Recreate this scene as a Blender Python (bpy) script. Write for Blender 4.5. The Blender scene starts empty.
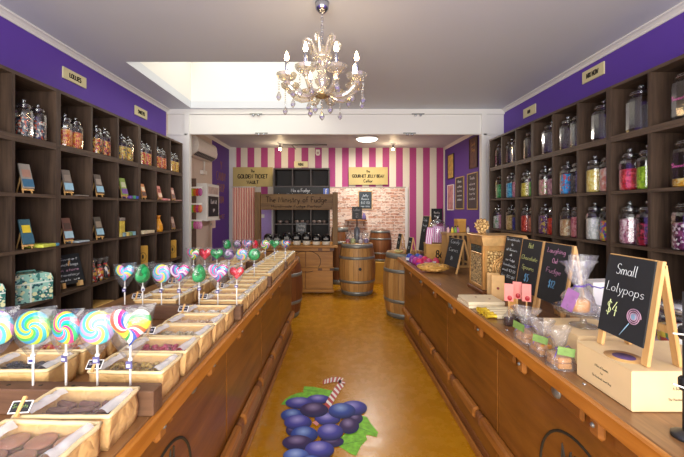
import bpy, math, random
from math import sin, cos, pi, radians, sqrt, atan2
from mathutils import Matrix, Vector, noise
R = random.Random(7)
SC = bpy.context.scene
COL = SC.collection
F, CX, CY, CH = 350.0, 333.0, 209.0, 1.58      # focal length (px), principal point, camera height

def P(px, py, y): return Vector(((px-CX)*y/F, y, CH-(py-CY)*y/F))
def PZ(px, py, z):
    y = F*(CH-z)/(py-CY)
    return Vector(((px-CX)*y/F, y, z))

# ---------------------------------------------------------------- mesh builder
class MB:
    def __init__(s): s.v = []; s.f = []; s.m = []; s.sm = []; s.M = Matrix.Identity(4); s.mi = 0; s.smooth = False
    def add(s, vs, fs, smooth=None):
        b = len(s.v); s.v += [tuple(s.M @ Vector(p)) for p in vs]
        for f in fs:
            s.f.append([i+b for i in f]); s.m.append(s.mi); s.sm.append(s.smooth if smooth is None else smooth)
        return s
    def box(s, x0, x1, y0, y1, z0, z1, bev=0.0):
        if bev <= 0:
            vs = [(x, y, z) for z in (z0, z1) for y in (y0, y1) for x in (x0, x1)]
            return s.add(vs, [(0,2,3,1),(4,5,7,6),(0,1,5,4),(2,6,7,3),(0,4,6,2),(1,3,7,5)], False)
        b = min(bev, (x1-x0)/2.01, (y1-y0)/2.01, (z1-z0)/2.01)
        vs = []; idx = {}
        for i, x in enumerate((x0, x1)):
            for j, y in enumerate((y0, y1)):
                for k, z in enumerate((z0, z1)):
                    sx, sy, sz = (1-2*i)*b, (1-2*j)*b, (1-2*k)*b
                    idx[i,j,k,0] = len(vs); vs.append((x, y+sy, z+sz))
                    idx[i,j,k,1] = len(vs); vs.append((x+sx, y, z+sz))
                    idx[i,j,k,2] = len(vs); vs.append((x+sx, y+sy, z))
        fs = []
        for i in (0,1): fs.append([idx[i,0,0,0], idx[i,1,0,0], idx[i,1,1,0], idx[i,0,1,0]][::(-1 if i == 0 else 1)])
        for j in (0,1): fs.append([idx[0,j,0,1], idx[1,j,0,1], idx[1,j,1,1], idx[0,j,1,1]][::(1 if j == 0 else -1)])
        for k in (0,1): fs.append([idx[0,0,k,2], idx[1,0,k,2], idx[1,1,k,2], idx[0,1,k,2]][::(-1 if k == 0 else 1)])
        for j in (0,1):
            for k in (0,1): fs.append([idx[0,j,k,1], idx[1,j,k,1], idx[1,j,k,2], idx[0,j,k,2]][::(1 if j == k else -1)])
        for i in (0,1):
            for k in (0,1): fs.append([idx[i,0,k,0], idx[i,1,k,0], idx[i,1,k,2], idx[i,0,k,2]][::(-1 if i == k else 1)])
        for i in (0,1):
            for j in (0,1): fs.append([idx[i,j,0,0], idx[i,j,1,0], idx[i,j,1,1], idx[i,j,0,1]][::(1 if i == j else -1)])
        for i in (0,1):
            for j in (0,1):
                for k in (0,1): fs.append([idx[i,j,k,0], idx[i,j,k,1], idx[i,j,k,2]][::(1 if (i+j+k) % 2 == 0 else -1)])
        return s.add(vs, fs, False)
    def lathe(s, prof, n=16, c=(0,0,0), smooth=True, a0=0.0):
        vs = []; fs = []
        for r, z in prof:
            for i in range(n):
                a = a0 + 2*pi*i/n
                vs.append((c[0]+r*cos(a), c[1]+r*sin(a), c[2]+z))
        for k in range(len(prof)-1):
            for i in range(n):
                j = (i+1) % n
                fs.append((k*n+i, k*n+j, (k+1)*n+j, (k+1)*n+i))
        if prof[0][0] > 1e-6: fs.append(tuple(range(n))[::-1])
        if prof[-1][0] > 1e-6: fs.append(tuple((len(prof)-1)*n+i for i in range(n)))
        return s.add(vs, fs, smooth)
    def tube(s, pts, r, n=6, smooth=True, closed=False):
        pts = [Vector(p) for p in pts]; m = len(pts); rs = r if isinstance(r, (list, tuple)) else [r]*m
        vs = []; fs = []; up = None
        for k in range(m):
            t = (pts[(k+1) % m]-pts[k-1]) if closed else (pts[min(k+1, m-1)]-pts[max(k-1, 0)])
            if t.length < 1e-9: t = Vector((0,0,1))
            t.normalize()
            if up is None: up = Vector((0,0,1)) if abs(t.z) < .9 else Vector((1,0,0))
            a = t.cross(up)
            if a.length < 1e-4: a = t.cross(Vector((0,1,0)))
            a.normalize(); b = t.cross(a); up = -b if True else up
            up = a.cross(t)
            for i in range(n):
                an = 2*pi*i/n
                vs.append(tuple(pts[k]+a*cos(an)*rs[k]+b*sin(an)*rs[k]))
        for k in range(m if closed else m-1):
            k2 = (k+1) % m
            for i in range(n):
                j = (i+1) % n
                fs.append((k*n+i, k*n+j, k2*n+j, k2*n+i))
        if not closed: fs += [tuple(range(n))[::-1], tuple((m-1)*n+i for i in range(n))]
        return s.add(vs, fs, smooth)
    def cyl(s, p0, p1, r0, r1=None, n=10, smooth=True): return s.tube([p0, p1], [r0, r0 if r1 is None else r1], n, smooth)
    def ball(s, c, r, n=8, m=6, sc=(1,1,1), smooth=True, jit=0.0):
        prof = []; vs = []; fs = []
        for k in range(m+1):
            a = -pi/2+pi*k/m
            for i in range(n):
                b = 2*pi*i/n; q = 1+(R.random()-.5)*jit
                vs.append((c[0]+r*sc[0]*cos(a)*cos(b)*q, c[1]+r*sc[1]*cos(a)*sin(b)*q, c[2]+r*sc[2]*sin(a)*q))
        for k in range(m):
            for i in range(n):
                j = (i+1) % n; fs.append((k*n+i, k*n+j, (k+1)*n+j, (k+1)*n+i))
        return s.add(vs, fs, smooth)
    def prism(s, pts, t0, t1, axis='z', smooth=False):
        n = len(pts); vs = []
        for t in (t0, t1):
            for (a, b) in pts: vs.append((a, b, t) if axis == 'z' else ((a, t, b) if axis == 'y' else (t, a, b)))
        fs = [tuple(range(n))[::-1], tuple(range(n, 2*n))]+[(i, (i+1) % n, n+(i+1) % n, n+i) for i in range(n)]
        return s.add(vs, fs, smooth)
    def grid(s, nx, ny, fn, smooth=True):
        vs = [fn(i/nx, j/ny) for j in range(ny+1) for i in range(nx+1)]
        fs = [(j*(nx+1)+i, j*(nx+1)+i+1, (j+1)*(nx+1)+i+1, (j+1)*(nx+1)+i) for j in range(ny) for i in range(nx)]
        return s.add(vs, fs, smooth)
    def mesh(s, name, mats):
        me = bpy.data.meshes.new(name); me.from_pydata(s.v, [], s.f)
        for m in (mats if isinstance(mats, (list, tuple)) else [mats]): me.materials.append(m)
        me.polygons.foreach_set('material_index', s.m); me.polygons.foreach_set('use_smooth', s.sm)
        me.update(); return me
    def build(s, name, mats, parent=None, loc=(0,0,0), rz=0.0, rot=None):
        return link(name, s.mesh(name, mats), parent, loc, rz, rot)

def link(name, me, parent=None, loc=(0,0,0), rz=0.0, rot=None):
    o = bpy.data.objects.new(name, me); COL.objects.link(o)
    o.location = loc; o.rotation_euler = rot if rot else (0,0,rz)
    if parent: o.parent = parent
    return o
def tag(o, label=None, cat=None, group=None, kind=None):
    if label: o['label'] = label
    if cat: o['category'] = cat
    if group: o['group'] = group
    if kind: o['kind'] = kind
    return o
def thing(name, label, cat, loc=(0,0,0), rz=0.0, group=None, rot=None):
    o = link(name, None, None, loc, rz, rot); o.empty_display_size = .05
    return tag(o, label, cat, group)
def copy_tree(o, parent=None):
    c = o.copy(); COL.objects.link(c)
    if parent: c.parent = parent
    for ch in o.children: copy_tree(ch, c)
    return c
PROTO = {}
def place(key, maker, label, loc, rz=0.0, group=None, scale=None, mats=None, cat=None):
    """first time makes the thing, then copies it with its parts"""
    if key not in PROTO:
        o = maker(); PROTO[key] = o
    else: o = copy_tree(PROTO[key])
    o.location = loc; o.rotation_euler = (0,0,rz); o.scale = (scale,)*3 if isinstance(scale, (int, float)) else (scale or (1,1,1))
    o['label'] = label
    if group: o['group'] = group
    if cat: o['category'] = cat
    return o
def struct(name, mb, mats, **k): return tag(mb.build(name, mats, **k), kind='structure')

# ---------------------------------------------------------------- materials
def lin(c):
    if isinstance(c, str): c = tuple(int(c[i:i+2], 16) for i in (0, 2, 4))
    return tuple((v/255/12.92 if v/255 <= .04045 else ((v/255+.055)/1.055)**2.4) for v in c[:3])+(1.0,)
class NT:
    def __init__(s, name):
        s.m = bpy.data.materials.new(name); s.m.use_nodes = True; s.t = s.m.node_tree; s.t.nodes.clear()
        s.out = s.n('ShaderNodeOutputMaterial')
    def n(s, typ, **k):
        nd = s.t.nodes.new(typ)
        for a, b in k.items(): setattr(nd, a, b)
        return nd
    def l(s, a, b): s.t.links.new(a, b)
    def val(s, sock, v):
        if hasattr(v, 'is_output'): s.l(v, sock)
        else: sock.default_value = v
    def math(s, op, a, b=0.0, c=None):
        nd = s.n('ShaderNodeMath', operation=op); s.val(nd.inputs[0], a); s.val(nd.inputs[1], b)
        if c is not None: s.val(nd.inputs[2], c)
        return nd.outputs[0]
    def coords(s, scale=(1,1,1), rot=(0,0,0), kind='Object'):
        tc = s.n('ShaderNodeTexCoord'); mp = s.n('ShaderNodeMapping'); s.l(tc.outputs[kind], mp.inputs[0])
        mp.inputs['Scale'].default_value = scale; mp.inputs['Rotation'].default_value = rot
        return mp.outputs[0]
    def noise(s, vec, scale=5, detail=4, rough=.5, dist=0):
        nd = s.n('ShaderNodeTexNoise'); s.l(vec, nd.inputs['Vector']); nd.inputs['Scale'].default_value = scale
        nd.inputs['Detail'].default_value = detail; nd.inputs['Roughness'].default_value = rough; nd.inputs['Distortion'].default_value = dist
        return nd.outputs['Fac']
    def ramp(s, fac, stops, interp='LINEAR'):
        nd = s.n('ShaderNodeValToRGB'); nd.color_ramp.interpolation = interp; e = nd.color_ramp.elements
        while len(e) < len(stops): e.new(.5)
        for el, (p, c) in zip(e, stops): el.position = p
        for i, (p, c) in enumerate(stops): e[i].position = p; e[i].color = lin(c)
        s.val(nd.inputs[0], fac); return nd.outputs[0]
    def mix(s, fac, a, b, blend='MIX'):
        nd = s.n('ShaderNodeMix', data_type='RGBA', blend_type=blend)
        s.val(nd.inputs[0], fac); s.val(nd.inputs[6], a); s.val(nd.inputs[7], b); return nd.outputs[2]
    def bump(s, h, strength=.3, dist=.01):
        nd = s.n('ShaderNodeBump'); nd.inputs['Strength'].default_value = strength; nd.inputs['Distance'].default_value = dist
        s.l(h, nd.inputs['Height']); return nd.outputs[0]
    def bsdf(s, color, rough=.5, metal=0, normal=None, spec=.5, coat=0, trans=0, emis=None, es=0, alpha=None):
        b = s.n('ShaderNodeBsdfPrincipled'); s.val(b.inputs['Base Color'], color); s.val(b.inputs['Roughness'], rough)
        b.inputs['Metallic'].default_value = metal; b.inputs['Specular IOR Level'].default_value = spec
        b.inputs['Coat Weight'].default_value = coat; b.inputs['Coat Roughness'].default_value = .12
        if normal: s.l(normal, b.inputs['Normal'])
        if emis: b.inputs['Emission Color'].default_value = lin(emis); b.inputs['Emission Strength'].default_value = es
        return b.outputs[0]
    def done(s, sh): s.l(sh, s.out.inputs[0]); return s.m
MC = {}
def memo(fn):
    def w(*a, **k):
        key = (fn.__name__, repr(a), repr(sorted(k.items())))
        if key not in MC: MC[key] = fn(*a, **k)
        return MC[key]
    return w
@memo
def plain(c, rough=.5, metal=0, var=.06, scale=20, bump=.0, spec=.5):
    t = NT('paint'); v = t.coords()
    n = t.noise(v, scale, 3)
    cl = lin(c); d = tuple(x*(1-var*2) for x in cl[:3])+(1,); u = tuple(min(1, x*(1+var*2)) for x in cl[:3])+(1,)
    col = t.mix(n, d, u)
    return t.done(t.bsdf(col, rough, metal, t.bump(n, bump, .004) if bump else None, spec))
@memo
def wood(dark, light, axis='x', scale=6, rough=.45, coat=0.0, stretch=14, bump=.15, knots=False, spec=.4):
    t = NT('wood'); sc = {'x': (1, stretch, stretch), 'y': (stretch, 1, stretch), 'z': (stretch, stretch, 1)}[axis]
    v = t.coords(sc); oi = t.n('ShaderNodeObjectInfo')
    n1 = t.noise(v, scale*.35, 6, .62, .6); n2 = t.noise(t.coords(), scale*.45, 3, .5)
    f = t.math('ADD', t.math('MULTIPLY', n1, .75), t.math('MULTIPLY', n2, .35))
    col = t.ramp(f, [(.32, dark), (.72, light)])
    col = t.mix(t.math('MULTIPLY', t.noise(t.coords((2, 2, 2)), 1.7, 3), .35), col, lin(dark))
    return t.done(t.bsdf(col, rough, 0, t.bump(n1, bump, .004), spec, coat))
@memo
def emit(c, s):
    t = NT('glow'); e = t.n('ShaderNodeEmission'); e.inputs[0].default_value = lin(c); e.inputs[1].default_value = s
    return t.done(e.outputs[0])
@memo
def film(tint='ffffff', gloss=.10, edge=.6, rough=.05, white=0.0, bump=0.0, bscale=40):
    """clear thin glass / cellophane: see-through with reflections that grow at grazing angles"""
    t = NT('clear'); tr = t.n('ShaderNodeBsdfTransparent'); tr.inputs[0].default_value = lin(tint)
    gl = t.n('ShaderNodeBsdfGlossy'); gl.inputs['Roughness'].default_value = rough
    lw = t.n('ShaderNodeLayerWeight'); lw.inputs[0].default_value = .35
    if bump:
        b = t.bump(t.noise(t.coords(), bscale, 3), bump, .01); t.l(b, gl.inputs['Normal']); t.l(b, lw.inputs['Normal'])
    fac = t.math('ADD', t.math('MULTIPLY', lw.outputs['Facing'], edge), gloss)
    mx = t.n('ShaderNodeMixShader'); t.l(fac, mx.inputs[0]); t.l(tr.outputs[0], mx.inputs[1]); t.l(gl.outputs[0], mx.inputs[2])
    out = mx.outputs[0]
    if white:
        df = t.n('ShaderNodeBsdfDiffuse'); df.inputs[0].default_value = (.9, .9, .9, 1)
        m2 = t.n('ShaderNodeMixShader'); m2.inputs[0].default_value = white; t.l(out, m2.inputs[1]); t.l(df.outputs[0], m2.inputs[2]); out = m2.outputs[0]
    return t.done(out)
@memo
def candy(cols, scale=45, rough=.35, metric='EUCLIDEAN'):
    """sweets: one colour per cell"""
    t = NT('sweets'); vo = t.n('ShaderNodeTexVoronoi'); vo.inputs['Scale'].default_value = scale
    t.l(t.coords(), vo.inputs['Vector'])
    sp = t.n('ShaderNodeSeparateColor'); t.l(vo.outputs['Color'], sp.inputs[0]); k = len(cols)
    col = t.ramp(sp.outputs[0], [(i/k, c) for i, c in enumerate(cols)], 'CONSTANT')
    return t.done(t.bsdf(col, rough, 0, t.bump(t.math('SUBTRACT', 1.0, vo.outputs['Distance']), .6, .01)))
@memo
def swirl(cols, arms=1, twist=14.0):
    """hard candy swirl in the head's own x-z plane"""
    t = NT('swirl'); tc = t.n('ShaderNodeTexCoord'); sp = t.n('ShaderNodeSeparateXYZ'); t.l(tc.outputs['Object'], sp.inputs[0])
    x, z = sp.outputs[0], sp.outputs[2]
    ang = t.math('DIVIDE', t.math('ARCTAN2', z, x), 2*pi)
    rad = t.math('SQRT', t.math('ADD', t.math('MULTIPLY', x, x), t.math('MULTIPLY', z, z)))
    ph = t.math('FRACT', t.math('ADD', t.math('ADD', t.math('MULTIPLY', ang, float(arms)), t.math('MULTIPLY', rad, twist)), 20.0))
    k = len(cols); col = t.ramp(ph, [(i/k, c) for i, c in enumerate(cols)], 'CONSTANT')
    rg = t.math('ABSOLUTE', t.math('SUBTRACT', t.math('FRACT', t.math('MULTIPLY', ph, float(k))), .5))
    return t.done(t.bsdf(col, .22, 0, t.bump(rg, -.35, .004), .5, .3))
@memo
def brickwall():
    t = NT('brick_paper'); b = t.n('ShaderNodeTexBrick'); v = t.coords((1,1,1), (radians(90), 0, 0)); t.l(v, b.inputs['Vector'])
    b.inputs['Scale'].default_value = 1; b.inputs['Brick Width'].default_value = .20; b.inputs['Row Height'].default_value = .068
    b.inputs['Mortar Size'].default_value = .007; b.inputs['Color1'].default_value = lin('f6e8dc'); b.inputs['Color2'].default_value = lin('d8a48a')
    b.inputs['Mortar'].default_value = lin('f3e4d8'); b.inputs['Bias'].default_value = -.1
    n = t.noise(t.coords((1, 1, 2.4)), 7, 4, .7); st = t.ramp(n, [(.52, 'fbf0e8'), (.68, 'c98a70')]); sm = t.math('MULTIPLY', t.math('SUBTRACT', 1.0, b.outputs['Fac']), .75)
    col = t.mix(sm, b.outputs[0], st, 'MULTIPLY')
    dk = t.ramp(t.noise(t.coords((1.2, 1, 4)), 15, 2), [(.57, '000000'), (.62, 'ffffff')]); col = t.mix(t.math('MULTIPLY', dk, .8), col, lin('8a5a48'))
    return t.done(t.bsdf(col, .75))
@memo
def stripes(a, b, pitch, off, duty, axis=0, rough=.7):
    t = NT('stripes'); tc = t.n('ShaderNodeTexCoord'); sp = t.n('ShaderNodeSeparateXYZ'); t.l(tc.outputs['Object'], sp.inputs[0])
    ph = t.math('FRACT', t.math('ADD', t.math('DIVIDE', t.math('SUBTRACT', sp.outputs[axis], off), pitch), 50.0))
    col = t.mix(t.math('LESS_THAN', ph, duty), lin(b), lin(a))
    return t.done(t.bsdf(col, rough))
@memo
def barrelwood(a, b):
    t = NT('staves'); tc = t.n('ShaderNodeTexCoord'); sp = t.n('ShaderNodeSeparateXYZ'); t.l(tc.outputs['Object'], sp.inputs[0])
    ang = t.math('MULTIPLY', t.math('ARCTAN2', sp.outputs[1], sp.outputs[0]), 24/(2*pi)); cell = t.math('FLOOR', ang); fr = t.math('FRACT', t.math('ADD', ang, 40.0))
    wn = t.n('ShaderNodeTexWhiteNoise', noise_dimensions='1D'); t.l(cell, wn.inputs['W'])
    n = t.noise(t.coords((16, 16, 1.2)), 3.5, 5, .6)
    col = t.ramp(t.math('ADD', t.math('MULTIPLY', wn.outputs[0], .5), t.math('MULTIPLY', n, .55)), [(.2, a), (.85, b)])
    gap = t.math('LESS_THAN', fr, .06); col = t.mix(t.math('MULTIPLY', gap, .6), col, lin('2a170c'))
    return t.done(t.bsdf(col, .5, 0, t.bump(t.math('SUBTRACT', 1.0, gap), .4, .004), .4))
@memo
def ornate(gold, dark, scale=30):
    t = NT('ornate_metal'); vo = t.n('ShaderNodeTexVoronoi', feature='DISTANCE_TO_EDGE'); vo.inputs['Scale'].default_value = scale
    v = t.coords(); t.l(v, vo.inputs['Vector']); n = t.noise(v, scale*1.2, 3, .6, 1.5)
    h = t.math('ADD', t.math('MULTIPLY', vo.outputs[0], 2.2), t.math('MULTIPLY', n, .9))
    col = t.ramp(h, [(.5, dark), (.72, gold)])
    return t.done(t.bsdf(col, .38, .45, t.bump(h, .8, .012)))
@memo
def floral(base, cols, scale=16):
    t = NT('floral'); v = t.coords(); c = t.ramp(t.noise(v, scale*.5, 2), [(.45, base), (.55, cols[0])], 'CONSTANT')
    for i, k in enumerate(cols[1:]):
        vo = t.n('ShaderNodeTexVoronoi'); vo.inputs['Scale'].default_value = scale*(.9+.4*i); mp = t.coords((1, 1, 1)); t.l(mp, vo.inputs['Vector'])
        c = t.mix(t.math('LESS_THAN', vo.outputs['Distance'], .36-.05*i), c, lin(k))
    return t.done(t.bsdf(c, .6))
@memo
def grape(lo, hi):
    """printed grape: the artwork's own printed tone"""
    t = NT('printed_grape'); tc = t.n('ShaderNodeTexCoord'); sp = t.n('ShaderNodeSeparateXYZ'); t.l(tc.outputs['Generated'], sp.inputs[0])
    dx = t.math('SUBTRACT', sp.outputs[0], .45); dy = t.math('SUBTRACT', sp.outputs[1], .68)
    d = t.math('SQRT', t.math('ADD', t.math('MULTIPLY', dx, dx), t.math('MULTIPLY', dy, dy)))
    return t.done(t.bsdf(t.ramp(d, [(.0, hi), (.32, lo), (.66, '262c58')]), .55, spec=.2))

def paper(c, k=1.0):
    t = NT('crumpled_paper'); v = t.coords(); vo = t.n('ShaderNodeTexVoronoi', feature='DISTANCE_TO_EDGE'); vo.inputs['Scale'].default_value = 15
    nv = t.n('ShaderNodeTexNoise'); t.l(v, nv.inputs['Vector']); nv.inputs['Scale'].default_value = 12; nv.inputs['Detail'].default_value = 3
    ad = t.n('ShaderNodeVectorMath', operation='MULTIPLY_ADD'); t.l(nv.outputs['Color'], ad.inputs[0]); ad.inputs[1].default_value = (.12, .12, .12); t.l(v, ad.inputs[2]); t.l(ad.outputs[0], vo.inputs['Vector'])
    cl = lin(c); n = t.noise(v, 15, 3); col = t.mix(n, tuple(x*.82 for x in cl[:3])+(1,), tuple(min(1, x*1.2) for x in cl[:3])+(1,))
    return t.done(t.bsdf(col, .55, 0, t.bump(t.math('ADD', vo.outputs[0], t.math('MULTIPLY', n, .4)), .55*k, .018), .4))
def m_floor():
    t = NT('floor_coating'); v = t.coords(); n = t.noise(v, 1.3, 5, .6); n2 = t.noise(v, 9, 6, .65); n3 = t.noise(v, 45, 3)
    col = t.ramp(t.math('ADD', t.math('MULTIPLY', n, .6), t.math('MULTIPLY', n2, .4)), [(.30, 'a6700a'), (.5, 'b67c0c'), (.70, 'c38a16')])
    sc = t.ramp(t.noise(t.coords((1, .5, 1)), 5.5, 6, .75), [(.62, '000000'), (.70, 'ffffff')]); col = t.mix(t.math('MULTIPLY', sc, .10), col, lin('7d5a22'))
    h = t.math('ADD', t.math('MULTIPLY', n2, .7), t.math('MULTIPLY', n3, .3))
    return t.done(t.bsdf(col, t.math('ADD', .13, t.math('MULTIPLY', n2, .28)), 0, t.bump(h, .12, .01), .45))
def m_wall(c, var=.05):
    t = NT('wall_paint'); v = t.coords(); n = t.noise(v, 60, 2); n2 = t.noise(v, 1.2, 3)
    cl = lin(c); col = t.mix(n2, tuple(x*(1-var) for x in cl[:3])+(1,), tuple(min(1, x*(1+var)) for x in cl[:3])+(1,))
    return t.done(t.bsdf(col, .55, 0, t.bump(n, .06, .003), .3))

M_FLOOR = m_floor()
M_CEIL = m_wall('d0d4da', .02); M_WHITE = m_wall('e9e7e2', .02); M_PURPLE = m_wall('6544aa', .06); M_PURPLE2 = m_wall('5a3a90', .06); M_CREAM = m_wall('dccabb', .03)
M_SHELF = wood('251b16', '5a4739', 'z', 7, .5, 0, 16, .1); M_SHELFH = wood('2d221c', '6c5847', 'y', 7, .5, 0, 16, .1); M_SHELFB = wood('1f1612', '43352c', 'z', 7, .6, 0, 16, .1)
M_TOP = wood('664529', 'ab7c4e', 'y', 6, .34, .25, 14, .12); M_NOSE = wood('9c5a18', 'd08a38', 'y', 6, .35, .2, 14, .1)
M_PANEL = wood('60350f', '9e6426', 'y', 4, .4, .15, 10, .2); M_RAIL = wood('80491a', 'b97a38', 'y', 6, .42, .1, 14, .2); M_PLINTH = wood('5e361a', '935d33', 'y', 5, .5, 0, 12, .2)
M_PINE = wood('c28f4c', 'e8c084', 'z', 8, .5, 0, 14, .08); M_PORTAL = wood('54391d', '93703f', 'x', 5, .55, 0, 14, .3); M_PORTALZ = wood('54391d', '93703f', 'z', 5, .55, 0, 14, .3)
M_FUDGEC = wood('8d5a22', 'cf9648', 'x', 4, .45, .05, 10, .2); M_BLOCK = wood('4b3326', '8a6549', 'x', 6, .5, 0, 12, .2)
M_CRATE = wood('8a6234', 'c39a5e', 'z', 6, .5, 0, 12, .1); M_BLACK = plain('1b1b1d', .5); M_DARK = plain('2a2a2c', .4); M_CHALKB = plain('24272a', .75, 0, .25, 6); M_SILVER = plain('c8ccd2', .18, .9); M_ZINC = plain('8d908c', .42, .55, .2, 14)
M_KRAFT = plain('e6c48c', .62, 0, .08, 22, .5); M_KBOX = plain('ecd09c', .65, 0, .04, 12); M_PAPER = paper('dcb173'); M_RIM = paper('f0d6a2', .25); M_GOLD = plain('d8a93a', .3, .8); M_GOLDP = plain('d2b46a', .5)
M_PLAST = plain('efe9df', .4); M_WHITEP = plain('f4f1ec', .5, 0, .02); M_STICK = plain('f0ece2', .5, 0, .03); M_IVORY = plain('e6dba8', .55, 0, .06, 8); M_OCHRE = plain('bfaa6c', .55, 0, .08, 5); M_INK = plain('2d2618', .7)
M_GLASS = film('f7f9fa', .09, .5, .10); M_FILM = film('f7f7f7', .04, .26, .12, .03, .5, 30); M_FILMW = film('f5f5f5', .14, .4, .2, .55, .9, 50); M_FILMT = film('fdfdfd', .02, .10, .14, .07, .6, 35); M_CELLO = film('ffffff', .07, .30, .16, .09, .9, 45); M_PANE = film('ffffff', .04, .3, .02)
def chalk(c): return plain(c, .95, 0, .1, 60)
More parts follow.
